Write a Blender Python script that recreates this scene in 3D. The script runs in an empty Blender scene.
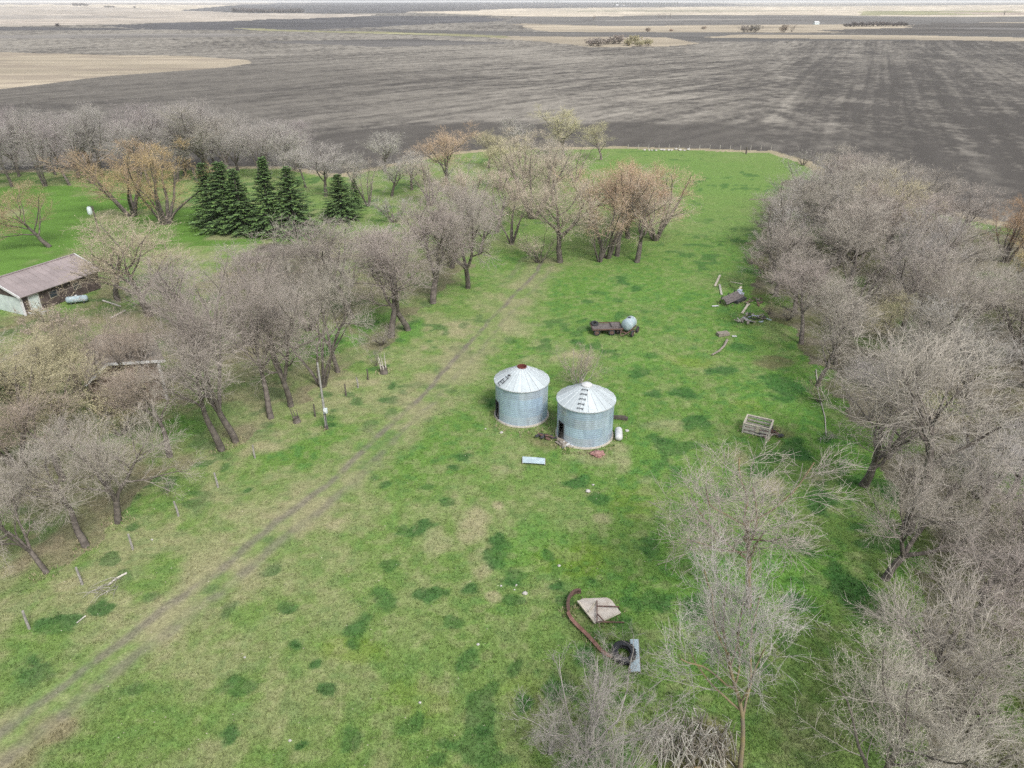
import bpy, math, random
import numpy as np
from mathutils import Vector, Matrix

# ------------------------------------------------------------------ camera model
F = 730.0
CH = 35.0
P = math.atan(382.0 / F)
CP, SP = math.cos(P), math.sin(P)
W0, H0 = 1024, 768


def G(px, py, z=0.0):
    v = (py - 384.0) / F
    dy = CP - v * SP
    dz = -(SP + v * CP)
    t = (z - CH) / dz
    return ((px - 512.0) / F * t, dy * t)


def mpp(px, py, z=0.0):
    v = (py - 384.0) / F
    return (z - CH) / (-(SP + v * CP)) / F


def zrow(Y, py):
    """height at ground distance Y that is seen on row py"""
    return CH - Y * math.tan(P + math.atan((py - 384.0) / F))


def proj(x, y, z):
    d = y * CP - (z - CH) * SP
    return 512 + F * x / d, 384 + F * (-(z - CH) * CP - y * SP) / d


scene = bpy.context.scene
C = scene.collection
rnd = random.Random(11)

# ------------------------------------------------------------------ numpy helpers


def hash2(ix, iy, seed):
    h = (ix.astype(np.int64) * 374761393 + iy.astype(np.int64) * 668265263 + seed * 974634277) & 0xFFFFFFFF
    h = ((h ^ (h >> 13)) * 1274126177) & 0xFFFFFFFF
    h = (h ^ (h >> 16)) & 0xFFFFFF
    return h / float(0xFFFFFF)


def vnoise(x, y, seed=0):
    ix = np.floor(x); iy = np.floor(y)
    fx = x - ix; fy = y - iy
    fx = fx * fx * (3 - 2 * fx); fy = fy * fy * (3 - 2 * fy)
    ix = ix.astype(np.int64); iy = iy.astype(np.int64)
    a = hash2(ix, iy, seed); b = hash2(ix + 1, iy, seed)
    c = hash2(ix, iy + 1, seed); d = hash2(ix + 1, iy + 1, seed)
    return (a * (1 - fx) + b * fx) * (1 - fy) + (c * (1 - fx) + d * fx) * fy


def fbm(x, y, seed=0, oct=4, gain=0.5):
    s = 0.0; a = 1.0; n = 0.0
    for o in range(oct):
        s = s + a * vnoise(x * 2 ** o + 17.3 * o, y * 2 ** o + 9.1 * o, seed + o * 7)
        n += a; a *= gain
    return s / n


def sstep(e0, e1, x):
    t = np.clip((x - e0) / (e1 - e0), 0, 1)
    return t * t * (3 - 2 * t)


def inpoly(x, y, poly):
    r = np.zeros(x.shape, bool)
    n = len(poly)
    j = n - 1
    for i in range(n):
        xi, yi = poly[i]; xj, yj = poly[j]
        if yi != yj:
            c = ((yi > y) != (yj > y)) & (x < (xj - xi) * (y - yi) / (yj - yi) + xi)
            r ^= c
        j = i
    return r


def dist_poly(x, y, pts):
    """distance to a polyline and signed side of the nearest segment"""
    best = np.full(x.shape, 1e9); side = np.zeros(x.shape); along = np.zeros(x.shape)
    acc = 0.0
    for (ax, ay), (bx, by) in zip(pts[:-1], pts[1:]):
        dx, dy = bx - ax, by - ay
        L2 = dx * dx + dy * dy; L = math.sqrt(L2)
        t = np.clip(((x - ax) * dx + (y - ay) * dy) / L2, 0, 1)
        ex = x - ax - t * dx; ey = y - ay - t * dy
        d = np.sqrt(ex * ex + ey * ey)
        m = d < best
        best = np.where(m, d, best)
        side = np.where(m, np.sign(dx * ey - dy * ex), side)
        along = np.where(m, acc + t * L, along)
        acc += L
    return best, side, along


# ------------------------------------------------------------------ materials


def nmat(name, base=(0.5, 0.5, 0.5), rough=0.8, metal=0.0, spec=0.3, noise=0.0, nscale=4.0, bump=0.0, ncol=None, detail=4.0):
    m = bpy.data.materials.new(name)
    m.use_nodes = True
    nt = m.node_tree
    b = nt.nodes['Principled BSDF']
    b.inputs['Roughness'].default_value = rough
    b.inputs['Metallic'].default_value = metal
    b.inputs['Specular IOR Level'].default_value = spec
    b.inputs['Base Color'].default_value = (*base, 1)
    if noise or bump or ncol:
        tc = nt.nodes.new('ShaderNodeTexCoord')
        n = nt.nodes.new('ShaderNodeTexNoise')
        n.inputs['Scale'].default_value = nscale
        n.inputs['Detail'].default_value = detail
        nt.links.new(tc.outputs['Object'], n.inputs['Vector'])
        r = nt.nodes.new('ShaderNodeValToRGB')
        c2 = ncol if ncol else tuple(c * (1 - noise) for c in base)
        c1 = base if ncol else tuple(min(1, c * (1 + noise)) for c in base)
        r.color_ramp.elements[0].position = 0.35; r.color_ramp.elements[0].color = (*c2, 1)
        r.color_ramp.elements[1].position = 0.65; r.color_ramp.elements[1].color = (*c1, 1)
        nt.links.new(n.outputs['Fac'], r.inputs['Fac'])
        nt.links.new(r.outputs['Color'], b.inputs['Base Color'])
        if bump:
            bp = nt.nodes.new('ShaderNodeBump')
            bp.inputs['Strength'].default_value = bump
            bp.inputs['Distance'].default_value = 0.03
            nt.links.new(n.outputs['Fac'], bp.inputs['Height'])
            nt.links.new(bp.outputs['Normal'], b.inputs['Normal'])
    return m


def attr_mat(name, attr, rough=0.9, metal=0.0, spec=0.2, noise=0.15, nscale=3.0, objtint=False):
    m = bpy.data.materials.new(name)
    m.use_nodes = True
    nt = m.node_tree
    b = nt.nodes['Principled BSDF']
    b.inputs['Roughness'].default_value = rough
    b.inputs['Metallic'].default_value = metal
    b.inputs['Specular IOR Level'].default_value = spec
    a = nt.nodes.new('ShaderNodeAttribute'); a.attribute_name = attr
    tc = nt.nodes.new('ShaderNodeTexCoord')
    n = nt.nodes.new('ShaderNodeTexNoise'); n.inputs['Scale'].default_value = nscale; n.inputs['Detail'].default_value = 5
    nt.links.new(tc.outputs['Object'], n.inputs['Vector'])
    mr = nt.nodes.new('ShaderNodeMapRange')
    mr.inputs['From Min'].default_value = 0.3; mr.inputs['From Max'].default_value = 0.7
    mr.inputs['To Min'].default_value = 1 - noise; mr.inputs['To Max'].default_value = 1 + noise
    nt.links.new(n.outputs['Fac'], mr.inputs['Value'])
    mx = nt.nodes.new('ShaderNodeMix'); mx.data_type = 'RGBA'; mx.blend_type = 'MULTIPLY'
    mx.inputs[0].default_value = 1
    nt.links.new(a.outputs['Color'], mx.inputs[6]); nt.links.new(mr.outputs['Result'], mx.inputs[7])
    nt.links.new(mx.outputs[2], b.inputs['Base Color'])
    return m


def twig_material(name):
    """bark near the trunk, the tree's own bud colour (object colour) towards the twig tips"""
    m = bpy.data.materials.new(name); m.use_nodes = True
    nt = m.node_tree; b = nt.nodes['Principled BSDF']
    b.inputs['Roughness'].default_value = 0.9; b.inputs['Specular IOR Level'].default_value = 0.15
    a = nt.nodes.new('ShaderNodeAttribute'); a.attribute_name = 'tip'
    oi = nt.nodes.new('ShaderNodeObjectInfo')
    mx = nt.nodes.new('ShaderNodeMix'); mx.data_type = 'RGBA'
    mx.inputs[6].default_value = (0.22, 0.195, 0.175, 1)
    nt.links.new(a.outputs['Fac'], mx.inputs[0]); nt.links.new(oi.outputs['Color'], mx.inputs[7])
    nt.links.new(mx.outputs[2], b.inputs['Base Color'])
    return m


def ground_material():
    m = bpy.data.materials.new('ground_cover'); m.use_nodes = True
    nt = m.node_tree; b = nt.nodes['Principled BSDF']
    b.inputs['Roughness'].default_value = 0.95; b.inputs['Specular IOR Level'].default_value = 0.1
    a = nt.nodes.new('ShaderNodeAttribute'); a.attribute_name = 'gcol'
    tc = nt.nodes.new('ShaderNodeTexCoord')

    def noise(scale, detail, rough=0.6):
        n = nt.nodes.new('ShaderNodeTexNoise')
        n.inputs['Scale'].default_value = scale; n.inputs['Detail'].default_value = detail; n.inputs['Roughness'].default_value = rough
        nt.links.new(tc.outputs['Object'], n.inputs['Vector'])
        return n
    n1 = noise(1.6, 7, 0.8)
    n2 = noise(6.0, 3, 0.7)

    def mrange(src, f0, f1, t0, t1):
        r = nt.nodes.new('ShaderNodeMapRange')
        for k, v in zip(('From Min', 'From Max', 'To Min', 'To Max'), (f0, f1, t0, t1)):
            r.inputs[k].default_value = v
        nt.links.new(src, r.inputs['Value'])
        return r.outputs['Result']

    def mth(op, x, y):
        r = nt.nodes.new('ShaderNodeMath'); r.operation = op
        for i, s in enumerate((x, y)):
            if isinstance(s, (int, float)):
                r.inputs[i].default_value = s
            else:
                nt.links.new(s, r.inputs[i])
        return r.outputs[0]
    # brightness mottling, scaled by alpha (how tufty the ground is)
    v = mrange(n1.outputs['Fac'], 0.28, 0.72, -0.40, 0.46)
    v2 = mrange(n2.outputs['Fac'], 0.28, 0.72, -0.34, 0.40)
    s = mth('ADD', v, v2)
    s = mth('MULTIPLY', s, a.outputs['Alpha'])
    s = mth('ADD', s, 1.0)
    mx = nt.nodes.new('ShaderNodeMix'); mx.data_type = 'RGBA'; mx.blend_type = 'MULTIPLY'; mx.inputs[0].default_value = 1
    nt.links.new(a.outputs['Color'], mx.inputs[6]); nt.links.new(s, mx.inputs[7])
    # dead straw flecks between the green blades
    n3 = noise(4.2, 6, 0.8)
    f = mrange(n3.outputs['Fac'], 0.57, 0.69, 0.0, 0.52)
    f = mth('MULTIPLY', f, a.outputs['Alpha'])
    fl = nt.nodes.new('ShaderNodeMix'); fl.data_type = 'RGBA'
    nt.links.new(f, fl.inputs[0]); nt.links.new(mx.outputs[2], fl.inputs[6])
    fl.inputs[7].default_value = (0.36, 0.335, 0.215, 1)
    nt.links.new(fl.outputs[2], b.inputs['Base Color'])
    bp = nt.nodes.new('ShaderNodeBump'); bp.inputs['Strength'].default_value = 0.6; bp.inputs['Distance'].default_value = 0.12
    nt.links.new(n2.outputs['Fac'], bp.inputs['Height']); nt.links.new(bp.outputs['Normal'], b.inputs['Normal'])
    return m


M = {}
M['ground'] = ground_material()
M['twig'] = twig_material('twig_bark')
M['bark'] = nmat('bark', (0.125, 0.108, 0.094), 0.95, noise=0.35, nscale=3, bump=0.6)
M['lichen_bark'] = nmat('lichen_bark', (0.23, 0.18, 0.09), 0.95, nscale=2.2, ncol=(0.17, 0.14, 0.11), bump=0.6)
M['ash_bark'] = nmat('ash_grey_bark', (0.32, 0.30, 0.27), 0.9, noise=0.25, nscale=4)
M['pale_bark'] = nmat('pale_bark', (0.50, 0.47, 0.42), 0.9, noise=0.25, nscale=4)
M['needle'] = attr_mat('spruce_needles', 'ncol', noise=0.3, nscale=2)
M['galv'] = attr_mat('galvanised_steel', 'pcol', rough=0.5, metal=0.35, spec=0.5, noise=0.17, nscale=1.6)
_nt = M['galv'].node_tree
_n = [k for k in _nt.nodes if k.type == 'TEX_NOISE'][0]; _t = [k for k in _nt.nodes if k.type == 'TEX_COORD'][0]
_mp = _nt.nodes.new('ShaderNodeMapping'); _mp.inputs['Scale'].default_value = (1.6, 1.6, 0.35)
_nt.links.new(_t.outputs['Object'], _mp.inputs['Vector']); _nt.links.new(_mp.outputs['Vector'], _n.inputs['Vector'])
M['galv_roof'] = attr_mat('galvanised_roof', 'pcol', rough=0.45, metal=0.25, spec=0.5, noise=0.06, nscale=2)
M['dark_steel'] = nmat('dark_steel', (0.07, 0.075, 0.085), 0.6, 0.3)
M['red_paint'] = nmat('faded_red_paint', (0.13, 0.036, 0.030), 0.7, noise=0.3, nscale=8)
M['white_steel'] = nmat('white_painted_steel', (0.52, 0.53, 0.53), 0.5, noise=0.08, nscale=6)
M['concrete'] = nmat('concrete', (0.40, 0.37, 0.32), 0.95, noise=0.2, nscale=5, bump=0.3)
M['rust'] = nmat('rusty_steel', (0.165, 0.095, 0.075), 0.9, nscale=4, ncol=(0.09, 0.06, 0.053))
M['pink_rust'] = nmat('faded_rust', (0.31, 0.17, 0.14), 0.85, nscale=2.5, ncol=(0.19, 0.10, 0.08))
M['old_wood'] = nmat('weathered_wood', (0.30, 0.27, 0.23), 0.95, nscale=5, ncol=(0.19, 0.165, 0.14))
M['dark_wood'] = nmat('dark_weathered_wood', (0.17, 0.15, 0.145), 0.95, nscale=4, ncol=(0.10, 0.088, 0.085))
M['pale_wood'] = nmat('pale_wood', (0.56, 0.52, 0.43), 0.9, nscale=6, ncol=(0.42, 0.38, 0.30))
M['grey_wood'] = nmat('bleached_wood', (0.50, 0.48, 0.43), 0.9, nscale=5, ncol=(0.36, 0.34, 0.30))
M['rubber'] = nmat('tyre_rubber', (0.035, 0.037, 0.042), 0.85, noise=0.3, nscale=7)
M['teal_tank'] = nmat('chalky_tank_paint', (0.38, 0.46, 0.49), 0.6, nscale=2.5, ncol=(0.25, 0.33, 0.37))
M['sheet_blue'] = nmat('pale_sheet', (0.44, 0.54, 0.58), 0.55, nscale=3, ncol=(0.34, 0.43, 0.47))
M['sheet_white'] = nmat('chalky_sheet', (0.52, 0.48, 0.43), 0.75, nscale=2.6, ncol=(0.42, 0.37, 0.32))
M['stone'] = nmat('field_stone', (0.46, 0.44, 0.41), 0.9, noise=0.25, nscale=9, bump=0.4)
M['white_stone'] = nmat('pale_stone', (0.44, 0.43, 0.40), 0.9, noise=0.15, nscale=9, bump=0.4)
M['roof_brown'] = nmat('brown_roof_metal', (0.30, 0.255, 0.25), 0.55, 0.1, noise=0.12, nscale=0.6)
M['roof_tan'] = nmat('weathered_shingle', (0.25, 0.22, 0.185), 0.9, noise=0.25, nscale=1.5)
M['white_trim'] = nmat('white_trim', (0.60, 0.60, 0.60), 0.6, noise=0.05, nscale=3)
M['dark_wall'] = nmat('shaded_brown_siding', (0.085, 0.065, 0.06), 0.9, noise=0.3, nscale=1.5)  # brown siding, with the shade on the front wall put into the dark tone
M['brown_wall'] = nmat('weathered_brown_boards', (0.15, 0.11, 0.085), 0.95, noise=0.4, nscale=1.2)
M['mint_wall'] = nmat('pale_green_siding', (0.50, 0.56, 0.54), 0.8, noise=0.12, nscale=1.0)
M['grey_post'] = nmat('grey_post_wood', (0.27, 0.255, 0.235), 0.95, noise=0.25, nscale=6)
M['dark_post'] = nmat('dark_post_wood', (0.10, 0.085, 0.075), 0.95, noise=0.25, nscale=6)
M['pole'] = nmat('utility_pole_wood', (0.27, 0.262, 0.245), 0.9, noise=0.2, nscale=4)
M['lamp_white'] = nmat('white_enamel', (0.54, 0.60, 0.61), 0.4)
M['plastic_black'] = nmat('dark_scrap', (0.05, 0.05, 0.055), 0.7, noise=0.3, nscale=5)
M['blue_scrap'] = nmat('grey_blue_scrap', (0.40, 0.44, 0.52), 0.6, noise=0.2, nscale=5)
M['rust_cloth'] = nmat('rusty_heap', (0.26, 0.13, 0.12), 0.95, nscale=6, ncol=(0.36, 0.22, 0.20))
M['glass_dark'] = nmat('dark_glass', (0.03, 0.035, 0.04), 0.1)

# ------------------------------------------------------------------ object helpers


def tag(o, label=None, cat=None, group=None, kind=None):
    if label: o['label'] = label
    if cat: o['category'] = cat
    if group: o['group'] = group
    if kind: o['kind'] = kind
    return o


def empty(name, loc, rz=0.0, label=None, cat=None, group=None):
    o = bpy.data.objects.new(name, None)
    o.empty_display_size = 0.3
    C.objects.link(o)
    o.location = loc; o.rotation_euler = (0, 0, rz)
    return tag(o, label, cat, group)


def np_mesh(name, v, q, attrs=None, smooth=False, tris=False):
    me = bpy.data.meshes.new(name)
    k = q.shape[1]
    me.vertices.add(len(v)); me.vertices.foreach_set('co', np.ascontiguousarray(v, np.float32).ravel())
    me.loops.add(q.size); me.loops.foreach_set('vertex_index', np.ascontiguousarray(q, np.int32).ravel())
    me.polygons.add(len(q))
    me.polygons.foreach_set('loop_start', np.arange(0, q.size, k, dtype=np.int32))
    if smooth:
        me.polygons.foreach_set('use_smooth', np.ones(len(q), bool))
    for nm, (tp, arr) in (attrs or {}).items():
        at = me.attributes.new(nm, tp, 'POINT')
        at.data.foreach_set('color' if tp == 'FLOAT_COLOR' else 'value', np.ascontiguousarray(arr, np.float32).ravel())
    me.update(calc_edges=True)
    return me


def link(name, me, mat=None, parent=None):
    o = bpy.data.objects.new(name, me)
    C.objects.link(o)
    if mat is not None and not me.materials:
        me.materials.append(mat)
    if parent is not None:
        o.parent = parent
    return o


class MB:
    """collects shapes for ONE mesh part"""

    def __init__(self):
        self.v = []; self.f = []; self.c = []

    def add(self, vs, fs, col=None):
        n = len(self.v)
        self.v += [tuple(p) for p in vs]
        self.f += [tuple(i + n for i in f) for f in fs]
        self.c += [col or (0.5, 0.5, 0.5)] * len(vs)
        return self

    def box(self, c, s, rot=None, col=None):
        x, y, z = (k / 2 for k in s)
        b = min(x, y, z) * 0.18
        pts = []
        for sx in (-1, 1):
            for sy in (-1, 1):
                for sz in (-1, 1):
                    pts.append(Vector((sx * x, sy * y, sz * z)))
        R = Matrix.Rotation(0, 3, 'Z') if rot is None else rot
        pts = [R @ p + Vector(c) for p in pts]
        self.add(pts, [(0, 1, 3, 2), (4, 6, 7, 5), (0, 4, 5, 1), (2, 3, 7, 6), (0, 2, 6, 4), (1, 5, 7, 3)], col)
        return self

    def beam(self, a, b, w, h, up=(0, 0, 1), col=None):
        a, b = Vector(a), Vector(b)
        d = (b - a); L = d.length; d.normalize()
        u = Vector(up)
        s = d.cross(u)
        if s.length < 1e-4:
            s = d.cross(Vector((1, 0, 0)))
        s.normalize(); u = s.cross(d)
        R = Matrix((d, s, u)).transposed()
        return self.box((a + b) / 2, (L, w, h), R, col)

    def tube(self, pts, rad, n=8, cap=True, col=None):
        pts = [Vector(p) for p in pts]
        if not isinstance(rad, (list, tuple)):
            rad = [rad] * len(pts)
        rings = []
        t0 = (pts[1] - pts[0]).normalized()
        ref = Vector((0, 0, 1)) if abs(t0.z) < 0.9 else Vector((1, 0, 0))
        for i, p in enumerate(pts):
            t = (pts[min(i + 1, len(pts) - 1)] - pts[max(i - 1, 0)]).normalized()
            u = t.cross(ref).normalized(); w = t.cross(u)
            rings.append([p + (u * math.cos(2 * math.pi * k / n) + w * math.sin(2 * math.pi * k / n)) * rad[i] for k in range(n)])
        vs = [p for r in rings for p in r]
        fs = []
        for i in range(len(pts) - 1):
            for k in range(n):
                k2 = (k + 1) % n
                fs.append((i * n + k, i * n + k2, (i + 1) * n + k2, (i + 1) * n + k))
        if cap:
            fs.append(tuple(range(n))[::-1]); fs.append(tuple((len(pts) - 1) * n + k for k in range(n)))
        return self.add(vs, fs, col)

    def lathe(self, prof, n=32, mat=None, skip=None, colf=None):
        """profile of (r,z); closed round the z axis"""
        vs = []; fs = []
        for r, z in prof:
            for k in range(n):
                a = 2 * math.pi * k / n
                p = Vector((r * math.cos(a), r * math.sin(a), z))
                vs.append(mat @ p if mat else p)
        for i in range(len(prof) - 1):
            for k in range(n):
                if skip and skip(i, k):
                    continue
                k2 = (k + 1) % n
                fs.append((i * n + k, i * n + k2, (i + 1) * n + k2, (i + 1) * n + k))
        n0 = len(self.v)
        self.add(vs, fs)
        if colf:
            for i in range(len(prof)):
                for k in range(n):
                    self.c[n0 + i * n + k] = colf(i, k)
        return self

    def blob(self, c, s, seed=0, n=3, rough=0.25, col=None):
        r = random.Random(seed)
        vs = []; fs = []
        nu, nv = 10, 6
        for j in range(nv + 1):
            th = math.pi * j / nv
            for i in range(nu):
                ph = 2 * math.pi * i / nu
                k = 1 + r.uniform(-rough, rough) * math.sin(th)
                vs.append((c[0] + s[0] * k * math.sin(th) * math.cos(ph), c[1] + s[1] * k * math.sin(th) * math.sin(ph), c[2] + s[2] * k * math.cos(th)))
        for j in range(nv):
            for i in range(nu):
                i2 = (i + 1) % nu
                fs.append((j * nu + i, (j + 1) * nu + i, (j + 1) * nu + i2, j * nu + i2))
        return self.add(vs, fs, col)

    def build(self, name, mat, parent=None, smooth=False, colattr=None):
        me = bpy.data.meshes.new(name)
        me.from_pydata(self.v, [], self.f)
        if colattr:
            at = me.attributes.new(colattr, 'FLOAT_COLOR', 'POINT')
            at.data.foreach_set('color', np.array([(*c, 1) for c in self.c], np.float32).ravel())
        if smooth:
            me.polygons.foreach_set('use_smooth', [True] * len(me.polygons))
            me.set_sharp_from_angle(angle=math.radians(40))
        me.update()
        return link(name, me, mat, parent)


def copy_tree(o, parent=None):
    c = o.copy(); C.objects.link(c)
    if parent is not None:
        c.parent = parent
    for ch in [k for k in o.children]:
        copy_tree(ch, c)
    return c


# ------------------------------------------------------------------ ground
FIELD_EDGE = [(-400, 176), (0, 170), (200, 167), (285, 166), (340, 174), (400, 162), (440, 153), (500, 148), (620, 146.5), (700, 148.5),
              (775, 151), (812, 162), (850, 184), (930, 207), (1040, 228), (1300, 262)]
TRACK = [G(*p) for p in [(541, 262), (538, 270), (522, 287), (505, 305), (490, 320), (478, 334), (441, 376), (397, 417), (363, 451), (332, 480), (290, 513), (250, 543), (195, 589), (129, 636), (70, 679), (0, 734), (-90, 805), (-200, 900)]]
LAWN = [G(*p) for p in [(-260, 176), (0, 180), (90, 188), (200, 205), (262, 228), (264, 243), (190, 247), (105, 258), (60, 266), (0, 281), (-260, 330)]]
WOOD = [G(*p) for p in [(760, 300), (752, 250), (770, 200), (800, 176), (850, 192), (930, 216), (1040, 240), (1500, 320), (1700, 1100), (960, 1000), (880, 830), (930, 720), (935, 640), (918, 560), (890, 480), (850, 410), (800, 340)]]
LEFTWOOD = [G(*p) for p in [(-300, 330), (40, 315), (140, 305), (250, 262), (330, 238), (420, 232), (470, 262), (440, 300), (395, 338), (330, 385), (240, 445), (170, 470), (100, 540), (20, 590), (-200, 740)]]
EDGE_W = [G(*p) for p in FIELD_EDGE]
NEAR_POLY = EDGE_W + [(1500, 60), (1500, -300), (-1500, -300), (-1500, 170)]

dark_patches = [(362, 630, 13, 17), (233, 688, 21, 9), (330, 690, 10, 8), (353, 737, 13, 10), (388, 567, 10, 7), (383, 597, 17, 13), (430, 593, 18, 11), (469, 657, 15, 13),
                (320, 664, 8, 6), (290, 607, 9, 7), (300, 645, 8, 6), (223, 612, 9, 8), (228, 735, 12, 9), (547, 556, 8, 7), (515, 577, 14, 12), (497, 550, 14, 20), (553, 587, 10, 8),
                (425, 485, 10, 5), (425, 527, 12, 9), (405, 533, 17, 6), (446, 500, 9, 6), (462, 455, 9, 5), (373, 478, 5, 3), (384, 484, 8, 4), (450, 467, 9, 4),
                (490, 400, 10, 5), (452, 390, 7, 4), (268, 572, 12, 6), (155, 598, 12, 5), (60, 625, 20, 12), (25, 672, 22, 12), (100, 610, 14, 8), (210, 590, 8, 5), (247, 488, 6, 4), (225, 468, 5, 5),
                (270, 540, 9, 4), (330, 425, 7, 3), (388, 400, 10, 4), (403, 392, 5, 3), (392, 386, 5, 3), (470, 590, 12, 8), (575, 485, 14, 8), (600, 500, 14, 8), (650, 545, 20, 12),
                (575, 340, 9, 3), (607, 352, 8, 4), (640, 372, 10, 6), (650, 355, 8, 4), (655, 395, 12, 5), (618, 300, 7, 3), (597, 293, 8, 3), (585, 301, 8, 2), (620, 280, 9, 4), (635, 288, 7, 3),
                (680, 390, 14, 6), (700, 420, 22, 8), (660, 440, 18, 7), (780, 385, 22, 14), (800, 450, 16, 14), (820, 500, 16, 14), (845, 585, 22, 26), (760, 470, 14, 8), (700, 600, 20, 16), (800, 605, 20, 16),
                (585, 660, 14, 14), (560, 690, 20, 14), (660, 600, 20, 12), (520, 700, 12, 10), (480, 730, 12, 8), (440, 745, 9, 7), (130, 690, 10, 6), (300, 745, 8, 5), (720, 370, 16, 5), (740, 345, 14, 6)]
straw_patches = [(575, 357, 20, 12, 0.75), (535, 362, 22, 8, 0.4), (470, 520, 16, 20, 0.75), (480, 560, 14, 16, 0.55), (492, 598, 9, 6, 0.8), (455, 500, 10, 8, 0.7), (498, 504, 6, 4, 0.8), (437, 540, 14, 12, 0.45), (600, 520, 10, 6, 0.5),
                 (555, 345, 24, 7, 0.35), (680, 340, 20, 6, 0.35), (660, 425, 26, 5, 0.4), (740, 455, 8, 8, 0.6), (645, 480, 8, 6, 0.4), (330, 522, 22, 8, 0.6), (160, 480, 16, 10, 0.6), (30, 500, 30, 18, 0.75), (70, 520, 18, 9, 0.7), (10, 570, 16, 24, 0.8),
                 (40, 545, 22, 12, 0.7), (70, 585, 12, 6, 0.6), (230, 240, 26, 8, 0.7), (195, 228, 20, 6, 0.5), (380, 362, 14, 4, 0.7), (360, 382, 22, 5, 0.6), (270, 450, 26, 8, 0.6), (300, 430, 24, 8, 0.5), (770, 480, 12, 12, 0.7), (812, 480, 12, 8, 0.7),
                 (520, 330, 20, 8, 0.45), (455, 330, 20, 8, 0.7), (433, 345, 12, 5, 0.7), (475, 300, 14, 6, 0.5), (150, 355, 30, 8, 0.3), (500, 470, 10, 6, 0.5), (190, 640, 60, 14, 0.3), (240, 520, 40, 10, 0.35), (620, 455, 10, 12, 0.55), (590, 460, 30, 8, 0.45)]
brown_patches = [(45, 735, 26, 13, 0.8), (10, 760, 24, 14, 0.6), (775, 362, 16, 7, 0.75), (702, 745, 26, 30, 0.85), (545, 437, 16, 12, 0.6), (595, 455, 12, 6, 0.4), (547, 441, 14, 5, 0.8), (780, 432, 14, 6, 0.55), (265, 262, 34, 16, 0.6), (150, 400, 16, 8, 0.6), (185, 398, 14, 5, 0.7), (30, 470, 22, 7, 0.6), (290, 290, 34, 22, 0.6),
                 (100, 300, 24, 14, 0.5), (40, 325, 50, 12, 0.7), (505, 420, 9, 6, 0.4), (585, 436, 34, 15, 0.55), (521, 416, 32, 13, 0.45)]
lush_patches = [(370, 320, 26, 12, 0.9), (330, 345, 26, 14, 0.9), (410, 330, 14, 12, 0.8), (120, 340, 16, 6, 1.0), (150, 345, 14, 6, 1.0), (185, 425, 34, 14, 0.8), (300, 345, 14, 20, 0.7), (215, 420, 30, 20, 0.5), (30, 262, 60, 10, 0.6), (235, 245, 24, 5, 0.8),
                (620, 170, 70, 14, 0.5), (700, 180, 60, 24, 0.5), (730, 240, 30, 30, 0.35), (660, 290, 60, 20, 0.3), (600, 590, 50, 30, 0.35), (530, 540, 40, 24, 0.5), (700, 560, 60, 60, 0.4), (800, 400, 40, 50, 0.5), (800, 560, 40, 50, 0.6), (640, 360, 26, 12, 0.4)]
yellow_patches = [(360, 650, 30, 12, 0.6), (570, 560, 40, 18, 0.6), (640, 500, 30, 14, 0.4), (420, 700, 40, 16, 0.4), (690, 360, 24, 6, 0.5), (760, 405, 20, 5, 0.4), (520, 690, 30, 12, 0.35)]

SCALE_V = {}


def gauss_sum(x, y, lst, warp=None, e0=0.25, e1=1.6):
    out = np.zeros(x.shape)
    for e in lst:
        px, py, rx, ry = e[:4]
        s = e[4] if len(e) > 4 else 1.0
        cx, cy = G(px, py)
        m = mpp(px, py)
        dep = P + math.atan((py - 384) / F)
        wx = rx * m; wy = ry * m / math.sin(dep)
        sel = (np.abs(x - cx) < 2.2 * wx) & (np.abs(y - cy) < 2.2 * wy)
        if not sel.any():
            continue
        xs = x[sel]; ys = y[sel]
        if warp is not None:
            xs = xs + warp[0][sel] * wx; ys = ys + warp[1][sel] * wy
        q = ((xs - cx) / wx) ** 2 + ((ys - cy) / wy) ** 2
        out[sel] = np.maximum(out[sel], s * (1 - sstep(e0, e1, q)))
    return out


def terrain(x, y):
    d = np.sqrt(x * x + y * y)
    r = sstep(260, 900, d)
    h = (fbm(x / 700 + 3.1, y / 520 + 1.7, 5, 2) - 0.5) * 9.0 + (vnoise(x / 210, y / 170, 9) - 0.5) * 1.8
    far = sstep(3000, 9000, d) * (fbm(x / 3800, y / 2600, 21, 2) - 0.42) * 22 + sstep(3500, 11000, d) * 20
    near = (fbm(x / 6.0, y / 6.0, 33, 3) - 0.5) * 0.16 * (1 - sstep(150, 300, d))
    return np.maximum(r * h, -6) * (1 - 0.4 * sstep(2500, 6000, d)) + far + near - 0.02


SOIL = np.array((0.080, 0.073, 0.066)); STUB = np.array((0.272, 0.250, 0.215))
TAN = np.array((0.37, 0.318, 0.24)); CREAM = np.array((0.50, 0.44, 0.35)); OLIVE = np.array((0.27, 0.26, 0.15))
GREYF = np.array((0.19, 0.18, 0.168)); DARKF = np.array((0.095, 0.092, 0.095))

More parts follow.
